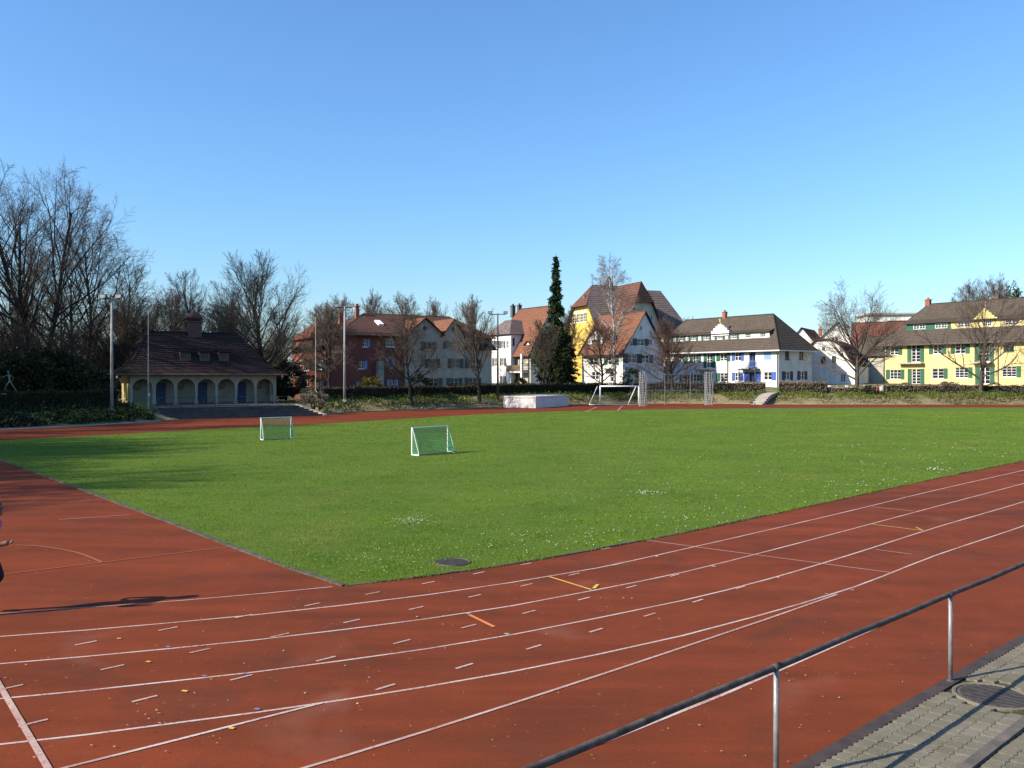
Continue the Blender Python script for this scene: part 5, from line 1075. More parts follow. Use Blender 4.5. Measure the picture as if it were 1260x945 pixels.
# individual trees along the far side
tag(put(make_tree('bare_tree', 'vase', 16.0, 11, 'bark', 'twig_park', 1, n=(36, 11, 8, 7), ang=((60, 10), (28, 22), (32, 26), (36, 30))), 326, 97, .8, 1.0), 'large fan shaped bare tree rising behind the end of the clubhouse', 'tree')
tag(put(make_tree('bare_tree', 'round', 11.6, 12, 'bark_dark', 'twig_dark'), 506, 93.5, None), 'bare tree with dark trunk in front of the grey twin gables', 'tree')
tag(put(make_tree('bare_tree', 'upright', 12.6, 13, 'bark_dark', 'twig'), 590, 99.0), 'narrow upright bare tree beside the tall white bay house', 'tree')
tag(put(make_tree('bare_tree', 'upright', 9.0, 14, 'bark_dark', 'twig_dark', prof=lambda t: .50 - .22 * t, ang=((46, 18), (32, 24), (34, 28), (36, 30))), 669, 111), 'small vase shaped bare tree before the dark conifers', 'tree')
tag(put(make_tree('bare_tree', 'round', 11.2, 15, 'bark_dark', 'twig_red'), 741, 117), 'bare reddish tree in front of the orange roofed house', 'tree')
tag(put(make_tree('birch_tree', 'birch', 18.6, 16, 'birch_bark', 'twig_birch', 1), 757, 120), 'tall white stemmed birch with drooping bare twigs', 'tree')
tag(put(make_tree('bare_tree', 'round', 11.6, 17, 'bark_dark', 'twig_red', n=(28, 11, 9, 8)), 829, 117), 'dense brown bare tree in front of the green shuttered row house', 'tree')
tag(put(make_tree('bare_tree', 'spread', 15.2, 18, 'bark', 'twig', 1, n=(22, 11, 9, 8)), 1054, 115), 'spreading bare tree with thick limbs left of the yellow house'.replace(' left of', ' beside'), 'tree')
tag(put(make_tree('bare_tree', 'spread', 15.8, 19, 'bark', 'twig', 1, prof=lambda t: .55 - .12 * t, n=(18, 10, 8, 7)), 1207, 113), 'wide bare tree standing in front of the yellow house door', 'tree')
tag(put(make_tree('bare_tree', 'round', 11.0, 20, 'bark_dark', 'twig', n=(28, 10, 8, 8)), 405, 90.0, 1.5), 'low wide bare tree before the lit red house end', 'tree')
# big group at the park edge
tag(put(make_tree('park_tree', 'tall', 22.6, 21, 'bark_dark', 'twig_park', 3, prof=lambda t: .36 * math.sin(math.pi * (.30 + .62 * t)) + .05, ang=((52, 24), (38, 30), (42, 34), (44, 36)), n=(20, 9, 8, 7)), 44, 84, 1.2), 'huge multi stemmed bare tree towering over the bronze statue', 'tree')
tag(put(make_tree('park_tree', 'tall', 18.5, 22, 'bark_dark', 'twig_park', 2, prof=lambda t: .40 * math.sin(math.pi * (.28 + .62 * t)) + .05, ang=((54, 26), (40, 32), (42, 34), (44, 36)), n=(20, 9, 8, 7)), 96, 90, 1.2), 'tall forked bare tree between the huge park tree and the lamp mast', 'tree')
wood_a = make_tree('wood_tree', 'tall', 18, 31, 'bark_dark', 'twig_park', n=(20, 9, 8, 7)); wood_b = make_tree('wood_tree', 'round', 15, 32, 'bark_dark', 'twig_park', n=(22, 9, 8, 7)); wood_c = make_tree('wood_tree', 'vase', 14, 33, 'bark_dark', 'twig_dark', ang=((52, 14), (30, 24), (34, 28), (36, 30))); wood_d = make_tree('wood_tree', 'spread', 11, 34, 'bark_dark', 'twig_dark')
wl = [(wood_a, 12, 98, 1.0), (wood_b, 70, 102, 1.0), (wood_c, 132, 97, .85), (wood_d, 116, 93, .8), (wood_a, 150, 110, .95), (wood_b, 176, 112, .95), (wood_c, 205, 112, .95), (wood_a, 246, 108, .88), (wood_b, 218, 122, 1.1), (wood_a, 268, 124, .86), (wood_c, 290, 118, .9), (wood_d, 20, 78, .8), (wood_b, -20, 90, .95), (wood_d, -50, 84, .9),
      (wood_c, 60, 120, .95), (wood_b, 110, 126, .9), (wood_b, 30, 128, .9), (wood_b, 352, 118, .85), (wood_c, 160, 130, 1.0), (wood_d, 84, 82, .8), (wood_d, 156, 94, .8), (wood_d, 340, 104, .8), (wood_d, -8, 88, .85), (wood_c, 300, 132, 1.0)]
first = set()
for i, (w, px, dep, sc) in enumerate(wl):
    o = w if w not in first else copy_tree(w); first.add(w)
    put(o, px, dep, 1.0 if px < 330 else 1.6, i * 1.3, sc); tag(o, {5: 'bare tree directly behind the hip end of the clubhouse roof', 7: 'tall bare tree rising right behind the onion capped chimney', 10: 'bare tree between the clubhouse chimney and the fan shaped tree', 3: 'low spreading bare tree beside the lamp mast at the clubhouse corner', 17: 'bare tree between the fan shaped tree and the red house', 11: 'low spreading bare tree directly behind the bronze statue'}.get(i, 'dark bare tree in the crowded park wood behind hedge and clubhouse'), 'tree', 'trees of the park wood')
# trees behind the houses
bh_a = make_tree('garden_tree', 'round', 13, 41, 'bark', 'twig'); bh_b = make_tree('garden_tree', 'upright', 13, 42, 'bark', 'twig')
first = set()
for i, (w, px, dep, sc) in enumerate(((bh_a, 418, 132, 1.12), (bh_b, 460, 135, 1.1), (bh_a, 503, 128, 1.12), (bh_b, 531, 140, 1.05), (bh_a, 396, 120, .95), (bh_b, 700, 150, 1.0), (bh_a, 845, 170, 1.05), (bh_a, 1195, 160, 1.58), (bh_b, 1228, 158, 1.48), (bh_a, 1096, 170, .9))):
    o = w if w not in first else copy_tree(w); first.add(w)
    put(o, px, dep, 2.4, i * 2.1, sc); tag(o, ('bare crown above the roof end of the red house, by its chimney', 'pale bare crown above the red house skylight', 'round bare crown above the ridge before the twin gables', 'small bare crown above the grey twin gables', 'bare tree rising behind the red house turret', 'bare twigs behind the slender spruce tip', 'bare crown at the low end of the yellow hall roof', 'wide bare crown above the yellow house beside its gable ornament', 'bare crown next to the dark evergreen above the yellow house roof', 'bare tree in front of the modern block')[i], 'tree', 'trees behind the houses')
# trees of the park that stand beside the stadium and throw the long shadows
first = set()
sh_a = wood_a; sh_b = wood_b
for i, (x, y, sc, w) in enumerate(((-44, 20.5, 1.2, wood_b), (-44.5, 15.5, 1.25, wood_b), (-46, 25.5, 1.25, wood_c), (-45, 31, 1.2, wood_b), (-46, 38, 1.15, wood_c), (-48, 12, 1.35, wood_b), (-45, 18, 1.25, wood_a), (-49, 22, 1.35, wood_b), (-47, 14.5, 1.3, wood_c), (-52, 28, 1.3, wood_a), (-50, 34, 1.3, wood_b), (-56, 38, 1.35, wood_c), (-48, 46, 1.15, wood_a), (-54, 52, 1.3, wood_b), (-47, 58, 1.0, wood_c), (-58, 60, 1.3, wood_a), (-46, 64.5, 1.0, wood_b), (-53, 67, 1.2, wood_a), (-60, 72, 1.3, wood_b), (-50, 74, 1.1, wood_c), (-55, 79, 1.2, wood_a), (-62, 84, 1.3, wood_c))):
    o = copy_tree(w); o.location = (x, y, ground_z(x, y) - .05); o.rotation_euler.z = i * 1.7; o.scale = (sc, sc, sc); tag(o, 'bare park tree beside the bend of the track', 'tree', 'trees beside the bend')

# ---- leaf clouds: conifers, hedges, shrubs
def leaf_faces(C, size, seed, flat=0.0, tall=1.0):
    r = np.random.default_rng(seed); n = len(C); a = r.normal(size=(n, 3)); a[:, 2] *= tall; a /= np.linalg.norm(a, axis=1)[:, None]; b = np.cross(a, r.normal(size=(n, 3))); b /= np.linalg.norm(b, axis=1)[:, None]
    s_ = size * r.uniform(.6, 1.4, n)[:, None]; V = np.zeros((n, 4, 3)); V[:, 0] = C - a * s_; V[:, 1] = C + b * s_ * .5; V[:, 2] = C + a * s_; V[:, 3] = C - b * s_ * .5
    return V
def cloud_bush(name, c, rx, ry, h, n, size, mat, seed, label, cat, shape='ball', group=None, stem=True):
    r = np.random.default_rng(seed); nc = max(10, n // 60); u = r.normal(size=(nc, 3)); u /= np.linalg.norm(u, axis=1)[:, None]; rad = r.uniform(.55, 1.0, nc)[:, None] ** .5
    cc = u * rad; 
    if shape == 'cone': t = r.uniform(0, 1, nc) ** 1.4; k = (1 - t) ** .8; an = r.uniform(0, 6.28, nc); q = r.uniform(.4, 1, nc); cc = np.c_[np.cos(an) * k * q, np.sin(an) * k * q, t * 2 - 1]
    cs = r.uniform(.12, .30, nc)
    idx = r.integers(0, nc, n); C = cc[idx] + r.normal(size=(n, 3)) * cs[idx][:, None] * .55
    C = C * np.array([rx, ry, h / 2]) + np.array([0, 0, h / 2]); C[:, 2] = np.clip(C[:, 2], .02, None)
    root = empty(name, c); tri_object('foliage', leaf_faces(C, size, seed + 1), 4, MT[mat], root)
    if stem:
        m_ = MB()
        for k in range(5): a = k * 1.26; m_.tube([(math.cos(a) * .05, math.sin(a) * .05, -.2), (math.cos(a) * rx * .25, math.sin(a) * ry * .25, h * .35), (math.cos(a) * rx * .5, math.sin(a) * ry * .5, h * .65)], [.05, .035, .012], 5)
        m_.build('stem', MT['bark_dark'], root)
    return tag(root, label, cat, group)
def gp(px, depth, z=None): x = (px - CX) * depth / FPX; return (x, depth, ground_z(x, depth) if z is None else z)
# slender spruce
def spruce(name, c, H, rb, seed, label, mat='needles', droop=.35):
    r = np.random.default_rng(seed); C = []; root = empty(name, c); m_ = MB(); m_.tube([(0, 0, -.2), (0, 0, H * .5), (0, 0, H)], [.22, .13, .02], 7); m_.build('trunk', MT['bark_dark'], root)
    z = H * .12; br = MB()
    while z < H * .985:
        t = z / H; rad = rb * (1 - t) ** .55 * (1 if t > .3 else 1.0); k = 7 if t < .8 else 5
        for i in range(k):
            a = r.uniform(0, 6.283); L_ = rad * r.uniform(.55, 1.15); e = (math.cos(a) * L_, math.sin(a) * L_, z - droop * L_ + .15 * L_)
            br.tube([(0, 0, z), (e[0] * .6, e[1] * .6, z - droop * L_ * .7), e], [.03, .02, .006], 3, cap=False)
            m = int(46 * L_ + 14)
            for q in range(m):
                f = r.uniform(.12, 1.02); sp = .16 * (1.1 - f * .5); C.append((e[0] * f + r.normal() * sp, e[1] * f + r.normal() * sp, z - droop * L_ * f * 1.05 - abs(r.normal()) * .16))
        z += .26 + .06 * r.random()
    br.build('branch', MT['bark_dark'], root); tri_object('crown', leaf_faces(np.array(C), .15, seed, tall=.6), 4, MT[mat], root)
    return tag(root, label, 'tree')
spruce('spruce_tree', gp(684, 122, 2.2), hgt(312, 476, 122), 1.75, 51, 'slender dark spruce spire standing above the white houses')
spruce('conifer_tree', gp(697, 121, 2.2), 8.4, 2.0, 52, 'broad dark green conifer next to the foot of the slender spruce', 'needles', .2)
cloud_bush('evergreen_tree', gp(680, 119, 2.0), 2.6, 2.2, 8.6, 9000, .16, 'ivy', 53, 'olive brown evergreen tree wrapped around the foot of the spruce', 'tree')
cloud_bush('pine_tree', (88.0, 151, 2.4), 1.9, 1.9, 16.8, 5000, .22, 'needles', 54, 'dark evergreen crown showing above the yellow house roof', 'tree')
for px, dep, rx, h_, mt, lab, sd in ((455, 95, 1.3, 2.3, 'leaf_yellow', 'yellowish flowering shrub in front of the red house wall', 61), (640, 115, 1.0, 1.8, 'leaf_yellow', 'yellow green shrub under the bay house balcony', 62), (516, 97, 1.1, 2.6, 'hedge_dark', 'dark evergreen shrub against the grey gabled front', 63), (776, 121, 1.7, 3.4, 'ivy', 'tall dark shrub before the shaded gable end', 64),
        (787, 120, .8, 2.0, 'leaf_yellow', 'yellow shrub between the shaded gable and row house', 65), (731, 119, 2.0, 1.3, 'hedge_dark', 'low dark shrub along the orange roofed house wall', 66), (1071, 113, .9, 1.3, 'hedge_dark', 'round dark bush on the bank near the bare spreading tree', 67), (1165, 116, 1.5, 1.5, 'hedge_grey', 'bare grey shrub before the yellow house windows', 68), (1232, 115, 1.2, 1.0, 'hedge_grey', 'clipped bare shrub under the yellow house window', 69), (378, 92, 1.2, 2.2, 'hedge_brown', 'brown bare shrub by the top of the terrace steps', 70)):
    cloud_bush('shrub', gp(px, dep), rx, rx * .8, h_, int(1400 * rx), .10, mt, sd, lab, 'shrub')
first = None
for i, (px, dep, rx, h_) in enumerate(((30, 77, 3.0, 4.4), (55, 79, 3.2, 5.0), (85, 80, 3.0, 4.0), (105, 79, 2.6, 3.4), (8, 76, 2.6, 3.6), (112, 92, 2.2, 3.0), (-15, 75, 3, 4.6), (352, 99, 2.2, 4.2), (60, 108, 4, 6), (100, 112, 4, 5.5), (140, 116, 4, 6), (180, 120, 4, 6), (222, 122, 4, 6.5), (262, 124, 4, 6), (300, 122, 4, 6.5), (335, 118, 3.5, 6), (20, 104, 4, 6), (-20, 100, 4, 6))):
    cloud_bush('evergreen_shrub', gp(px, dep, 1.0), rx, rx * .8, h_, 3600, .17, 'hedge_dark', 80 + i, 'dark evergreen undergrowth shrub at the edge of the park wood', 'shrub', group='undergrowth of the park wood')
def hedge(name, pts, h, w, n, mat, seed, label, size=.075, rough=.16, stems=True):
    """clipped hedge along ground points (x, y, z)"""
    r = np.random.default_rng(seed); pts = [Vector(p) for p in pts]; root = empty(name, pts[0]); o = pts[0]; segl = [(pts[i + 1] - pts[i]).length for i in range(len(pts) - 1)]; tot = sum(segl); core = MB(); allC = []
    for i in range(len(pts) - 1):
        a, b = pts[i] - o, pts[i + 1] - o; d = (b - a).normalized(); nn = Vector((-d.y, d.x, 0)).normalized(); k = int(n * segl[i] / tot); W = w / 2 - .1
        c = [a - nn * W, b - nn * W, b + nn * W, a + nn * W]; core.hexa([(q.x, q.y, q.z - .15) for q in c] + [(q.x, q.y, q.z + h - .16) for q in c])
        t = r.random(k); s_ = r.uniform(-1, 1, k); z = r.random(k); side = r.random(k); top = side < .35
        lump = .5 + .5 * np.sin(t * segl[i] * 1.9 + seed) * np.sin(t * segl[i] * .73 + 2 * seed); hh = h + rough * (lump - .5) * 1.3
        s_ = np.where(top, s_, np.sign(s_) * (1 - np.abs(r.normal(size=k)) * .12)) * w / 2; z = np.where(top, hh - np.abs(r.normal(size=k)) * .09 + (r.random(k) < .12) * r.random(k) * .2, z * hh)
        A = np.array(a); B = np.array(b); N_ = np.array(nn); C = A + (B - A) * t[:, None] + N_ * s_[:, None]; C[:, 2] += z; allC.append(C)
    core.build('hedge_core', MT['core'], root); tri_object('foliage', leaf_faces(np.concatenate(allC), size, seed + 3), 4, MT[mat], root)
    return tag(root, label, 'hedge')
def bp(px, yfoot, off):
    """point on the bank: foot of the bank at this pixel, then off metres outward"""
    p = P(px, yfoot); q = p + (p - cen).normalized() * off; return (q.x, q.y, bank_height(off))
fy = lambda px: float(np.interp(px, [a for a, b in foot_px], [b for a, b in foot_px]))
hedge('hedge', [bp(px, fy(px), 4.6) for px in (-40, 20, 80, 140, 185)], 1.15, 1.0, 9000, 'hedge_dark', 91, 'dark clipped hedge under the statue and lamp mast by the bend')
hedge('hedge', [bp(px, fy(px), 5.0) for px in (404, 430, 470, 520, 560, 598)], 1.15, .9, 9000, 'hedge_brown', 92, 'brown clipped hedge in front of the red and grey double house')
hedge('hedge', [bp(px, fy(px), 5.4) for px in (566, 610, 660, 720, 778)], 1.35, .9, 9000, 'hedge_dark', 93, 'dark clipped hedge behind the white concrete block and goal', stems=True)
hedge('hedge', [bp(px, fy(px), 5.4) for px in (784, 830, 880, 930, 941)], 1.45, .9, 8000, 'hedge_grey', 94, 'greyish bare hedge before the row house, ending at the stair path')
hedge('hedge', [bp(px, fy(px), 5.4) for px in (957, 985, 1014)], 1.5, .9, 3500, 'hedge_grey', 95, 'tall greyish bare hedge just beyond the stair path')
hedge('hedge', [bp(px, fy(px), 5.6) for px in (1014, 1040, 1076)], .85, .8, 2600, 'hedge_grey', 96, 'low greyish bare hedge beneath the spreading tree')
hedge('hedge', [bp(px, fy(px), 5.6) for px in (1083, 1130, 1190, 1250, 1320)], 1.15, .9, 9500, 'hedge_grey', 97, 'ragged bare hedge along the front of the yellow house', rough=.5)
cloud_bush('shrub', bp(398, 511, 1.9), 1.3, 1.1, 1.7, 2600, .07, 'hedge_grey', 98, 'rounded greyish bare shrub beside the terrace steps', 'shrub')
# garden walls behind the right hand hedges
for pxs, lab in (((800, 938), 'low white garden wall before the row house'), ((1016, 1078), 'low white garden wall beside the spreading tree'), ((1084, 1300), 'low white garden wall before the yellow house')):
    a, b = (Vector(bp(px, fy(px), 8.0)) for px in pxs); d = (b - a).normalized(); nn = Vector((-d.y, d.x, 0)); t = empty('garden_wall', a); m_ = MB(); L_ = (b - a).length
    k = max(2, int(L_ / 2.2))
    for i in range(k):
        p, q = d * (L_ * i / k + .05), d * (L_ * (i + 1) / k - .05); m_ = MB(); m_.hexa([(v.x, v.y, v.z) for v in (p - nn * .1, q - nn * .1, q + nn * .1, p + nn * .1)] + [(v.x, v.y, v.z + .75) for v in (p - nn * .1, q - nn * .1, q + nn * .1, p + nn * .1)]); m_.build('panel', MT['white_wall'], t)
    for i in range(k + 1): p = d * (L_ * i / k); m_ = MB(); m_.box(p.x - .14, p.x + .14, p.y - .14, p.y + .14, p.z - .1, p.z + .95); m_.build('pillar', MT['white_wall'], t)
    tag(t, lab, 'wall')
# ground plants on the bank
def bank_cover(name, px0, px1, n, mats, label, seed, offr=(.7, 4.6), size=.088, skip=()):
    r = np.random.default_rng(seed); C = []; nc = n // 14
    for _ in range(nc):
        px = r.uniform(px0, px1); off = offr[0] + (offr[1] - offr[0]) * r.random() ** .8
        if any(a < px < b for a, b in skip): continue
        if math.sin(px * .13 + off) + math.sin(px * .047 + 1.3) + r.normal() * .7 < -.75: continue
        c = np.array(bp(px, fy(px), off)); hh = r.uniform(.06, .22)
        for q in range(14): C.append(c + np.array([r.normal() * .22, r.normal() * .22, abs(r.normal()) * hh]))
    return tag(tri_object(name, leaf_faces(np.array(C), size, seed), 4, MT[mats]), label, 'ground cover', kind='stuff')
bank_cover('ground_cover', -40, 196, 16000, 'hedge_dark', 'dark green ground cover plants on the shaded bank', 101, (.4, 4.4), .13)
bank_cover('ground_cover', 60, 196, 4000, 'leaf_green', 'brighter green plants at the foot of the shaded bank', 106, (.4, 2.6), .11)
bank_cover('ground_cover', 405, 940, 38000, 'leaf_green', 'fresh green plants covering the bank below the hedges', 102, (1.6, 4.9))
bank_cover('ground_cover', 405, 940, 13000, 'leaf_dry', 'dry straw coloured plants low on the bank', 103, (.3, 3.0))
bank_cover('ground_cover', 955, 1300, 36000, 'leaf_green', 'fresh green plants on the bank below the yellow house', 104, (2.2, 5.0))
bank_cover('ground_cover', 955, 1300, 13000, 'leaf_dry', 'dry straw coloured plants at the foot of the bank below the yellow house', 105, (.3, 3.0))
# stair path through the bank
a, b = Vector(bp(931, 498, .2)), Vector(bp(950, 498, 6.2)); t = empty('stair_path', (a.x, a.y, 0)); d = b - a; d.z = 0; L_ = d.length; d.normalize(); nn = Vector((-d.y, d.x, 0))
for i in range(9):
    s0, s1 = L_ * i / 9, L_ * (i + 1) / 9 + .05; z = bank_height(.2 + L_ * (i + .6) / 9) + .05; m_ = MB(); c = [d * s0 - nn * .75, d * s1 - nn * .75, d * s1 + nn * .75, d * s0 + nn * .75]; m_.hexa([(v.x, v.y, z - .5) for v in c] + [(v.x, v.y, z) for v in c]); m_.build('step', MT['path'], t)
for sd in (1,):
    m_ = MB(); pts = [d * (L_ * i / 8) + nn * .86 for i in range(9)]
    for i in range(8):
        p, q = pts[i], pts[i + 1]; z0, z1 = bank_height(.2 + L_ * i / 8) + .16, bank_height(.2 + L_ * (i + 1) / 8) + .16; c = [p - nn * .08, q - nn * .08, q + nn * .08, p + nn * .08]; m_.hexa([(c[0].x, c[0].y, z0 - .6), (c[1].x, c[1].y, z1 - .6), (c[2].x, c[2].y, z1 - .6), (c[3].x, c[3].y, z0 - .6), (c[0].x, c[0].y, z0), (c[1].x, c[1].y, z1), (c[2].x, c[2].y, z1), (c[3].x, c[3].y, z0)])
    m_.build('cheek_wall', MT['stone'], t)
tag(t, 'concrete stair path climbing the bank to the white row house', 'stairs')

# ------------------------------------------------------------------ objects on the field and round it
def mini_goal(c, yaw, label, W=1.72, H=1.2, dp=.62):
    """front frame on local y = 0, net leaning away to +y"""
    t = empty('mini_goal', c, yaw); r_ = .032
    for x in (-W / 2, W / 2):
        m_ = MB(); m_.box(x - .022, x + .022, -.03, .03, 0, H); m_.build('post', MT['white_metal'], t)
        m_ = MB(); m_.box(x - .022, x + .022, .032, dp, 0, .055); m_.build('ground_bar', MT['white_metal'], t)
        m_ = MB(); m_.tube([(x, .03, H - .03), (x, dp, .05)], .017, 8); m_.build('stay', MT['white_metal'], t)
    m_ = MB(); m_.box(-W / 2 + .023, W / 2 - .023, -.028, .028, H - .055, H - .002); m_.build('crossbar', MT['white_metal'], t)
    m_ = MB(); m_.tube([(-W / 2, dp, .04), (W / 2, dp, .04)], .025, 8); m_.build('back_bar', MT['galv'], t)
    m_ = MB(); g = .075; th = .0105
    nx = int(W / g); nz = int(1.34 / g)
    for i in range(nx + 1):
        x = -W / 2 + .03 + (W - .06) * i / nx; pts = [(x, .03 + (dp - .03) * k / 5 + .05 * math.sin(math.pi * k / 5), H - .05 - (H - .09) * k / 5) for k in range(6)]; m_.tube(pts, th, 3, cap=False)
    for j in range(nz + 1):
        k = j / nz; y = .03 + (dp - .03) * k + .05 * math.sin(math.pi * k); z = H - .05 - (H - .09) * k; m_.tube([(-W / 2 + .03, y, z), (W / 2 - .03, y, z)], th, 3, cap=False)
    for x in (-W / 2 + .01, W / 2 - .01):
        for j in range(1, 9): f = j / 9; m_.tube([(x, .04, H * (1 - f)), (x, .03 + (dp - .03) * f, H * (1 - f))], th, 3, cap=False)
        for j in range(1, 6): f = j / 6; m_.tube([(x, .04 + (dp - .04) * f, .05), (x, .04 + (dp - .04) * f, H * (1 - f))], th, 3, cap=False)
    m_.build('net', MT['net'], t)
    return tag(t, label, 'goal')
g1a, g1b = P(507, 560.5), P(551, 556.5); mid = (g1a + g1b) / 2; dv = g1b - g1a
mini_goal((mid.x, mid.y, .015), math.atan2(dv.y, dv.x) + math.pi, 'small white goal with green net and shadow, nearer the daisies on the grass', (g1b - g1a).length, 1.24, .46)
g2a, g2b = P(321, 541.5), P(358, 540.0); mid = (g2a + g2b) / 2; dv = g2b - g2a
mini_goal((mid.x, mid.y, .015), math.atan2(dv.y, dv.x) + math.pi, 'small white goal with green net, the one closer to the clubhouse steps', (g2b - g2a).length, 1.24, .46)

# full size goal parked on the far bend
ga, gb = P(738.5, 498.2), P(786, 498.4); dv = gb - ga; W = dv.length; t = empty('football_goal', ga, math.atan2(dv.y, dv.x)); H = 2.35
for x in (0, W): m_ = MB(); m_.tube([(x, 0, 0), (x, 0, H)], .09, 10); m_.build('post', MT['white_metal'], t, True)
m_ = MB(); m_.tube([(-.06, 0, H), (W + .06, 0, H)], .09, 10); m_.build('crossbar', MT['white_metal'], t, True)
for x in (0, W):
    m_ = MB(); m_.tube([(x - .35, -.05, H - .02), (x - 1.35, -.8, .05)], .055, 8); m_.build('stay', MT['white_metal'], t, True)
    m_ = MB(); m_.tube([(x - 1.35, -.8, .05), (x, 0, .05)], .045, 8); m_.build('ground_bar', MT['white_metal'], t, True)
m_ = MB(); m_.tube([(-1.35, -.8, .05), (W - 1.35, -.8, .05)], .05, 8); m_.build('back_bar', MT['white_metal'], t, True)
tag(t, 'large white football goal without net parked on the far bend', 'goal')
# rolled net columns and the mesh fence between them
def net_column(px, ybase, ytop, w, label):
    c = P(px, ybase); h_ = (ybase - ytop) * c.y / FPX; t = empty('net_column', c); n_ = 7
    for i in range(n_):
        a = i * 6.283 / n_; m_ = MB(); m_.tube([(math.cos(a) * w * .45, math.sin(a) * w * .45, 0), (math.cos(a + .2) * w * .45, math.sin(a + .2) * w * .45, h_)], .035, 5); m_.build('tube', MT['galv'], t)
    m_ = MB()
    for k in range(int(h_ / .3)):
        z = .1 + k * .3; m_.tube([(math.cos(q * .785) * w * .5, math.sin(q * .785) * w * .5, z + .05 * (q % 2)) for q in range(9)], .014, 3, cap=False)
    for q in range(10): a = q * .628; m_.tube([(math.cos(a) * w * .5, math.sin(a) * w * .5, .05), (math.cos(a + .8) * w * .5, math.sin(a + .8) * w * .5, h_ - .05)], .013, 3, cap=False)
    m_.build('mesh', MT['pale_net'], t); return tag(t, label, 'net column')
net_column(790.5, 500, 457, .85, 'tall grey rolled net column next to the parked football goal')
net_column(872.5, 498.6, 457, 1.05, 'tall grey rolled net column at the stair path end of the mesh fence')
fa, fb = P(796, 498.6), P(867, 498.3); dv = fb - fa; W = dv.length; t = empty('mesh_fence', fa, math.atan2(dv.y, dv.x)); H = (498.5 - 460.5) * fa.y / FPX
for f in (.0, .31, .75, 1.0): m_ = MB(); m_.tube([(W * f, 0, 0), (W * f, 0, H)], .04, 8); m_.build('post', MT['galv'], t)
for z in (H, H * .48): m_ = MB(); m_.tube([(0, 0, z), (W, 0, z)], .03, 6); m_.build('rail', MT['galv'], t)
m_ = MB(); k = int(W / .2)
for i in range(k): m_.tube([(W * i / k, .01, .05), (W * (i + 1) / k, .01, H - .05)] if i % 2 else [(W * i / k, .01, H - .05), (W * (i + 1) / k, .01, .05)], .004, 3, cap=False)
for i in range(int(H / .2)): m_.tube([(0, .01, .1 + i * .2), (W, .01, .1 + i * .2)], .004, 3, cap=False)
m_.build('mesh', MT['pale_net'], t); tag(t, 'thin wire mesh fence on posts between the two net columns', 'fence')
# white concrete block
c = P(659, 502.3); a = Vector((-.883, .47, 0)); b = Vector((.47, .883, 0)); t = empty('concrete_block', (c.x, c.y, 0)); H = 14.8 * c.y / FPX
la, lb = 4.1, 9.0; q = [Vector((0, 0, 0)), b * lb, b * lb + a * la, a * la]
m_ = MB(); m_.hexa([(v.x, v.y, 0.006) for v in q] + [(v.x, v.y, H - .18) for v in q]); m_.build('wall', MT['pink_conc'], t)
k_ = [Vector((0, 0, 0)) - a * .08 - b * .08, b * (lb + .08) - a * .08, b * (lb + .08) + a * (la + .08), a * (la + .08) - b * .08]; m_ = MB(); m_.hexa([(v.x, v.y, H - .179) for v in k_] + [(v.x, v.y, H) for v in k_]); m_.build('lid', MT['pink_conc'], t)
for i in range(1, 4): v = a * (la * i / 4); m_ = MB(); m_.hexa([((v + o).x, (v + o).y, z) for z in (.01, H - .2) for o in (-b * .03 - a * .03, -b * .03 + a * .03, b * .01 + a * .03, b * .01 - a * .03)]); m_.build('batten', MT['white_wall'], t)
tag(t, 'long low pale concrete block with battened side at the edge of the bend', 'block')
# hurdles stacked on the block: small light pieces along its top
m_ = None
# lamp masts
def mast(px, ytop, ybase, depth, z, label, arm=.62, dark=False):
    x = (px - CX) * depth / FPX; H = EYE - (ytop - HY) * depth / FPX - z; t = empty('lamp_mast', (x, depth, z)); mt = MT['pole_dark'] if dark else MT['pole']
    m_ = MB(); m_.tube([(0, 0, -.3), (0, 0, H * .5), (0, 0, H - .25)], [.13, .105, .075], 10); m_.build('pole', mt, t, True)
    m_ = MB(); m_.box(-.19, .19, -.19, .19, -.1, .05); m_.build('base_plate', mt, t)
    m_ = MB(); m_.tube([(-arm, 0, H - .35), (arm, 0, H - .35)], .05, 8); m_.build('crossarm', MT['pole_dark'], t)
    for s_ in (-1, 1):
        m_ = MB(); x = s_ * arm; m_.hexa([(x - .24, -.30, H - .34), (x + .24, -.30, H - .34), (x + .2, .12, H - .22), (x - .2, .12, H - .22), (x - .24, -.24, H - .02), (x + .24, -.24, H - .02), (x + .2, .16, H + .02), (x - .2, .16, H + .02)]); o = m_.build('floodlight', MT['pole_dark'], t)
        m_ = MB(); m_.poly([(x - .2, -.302, H - .30), (x + .2, -.302, H - .30), (x + .2, -.245, H - .05), (x - .2, -.245, H - .05)]); m_.build('lens', MT['galv'], o)
        m_ = MB(); m_.tube([(x, 0, H - .36), (x, 0, H - .2)], .03, 6); m_.build('bracket', MT['pole_dark'], o)
    return tag(t, label, 'lamp')
mast(137.5, 362, 492, 68, .9, 'pale floodlight mast with two lamps standing before the clubhouse corner')
mast(424, 374, 486, 86, 1.2, 'pale floodlight mast with two lamps before the red house', .75)
mast(612.5, 383, 485, 99, 1.3, 'dark floodlight mast with two lamps in front of the white bay house', .9, True)
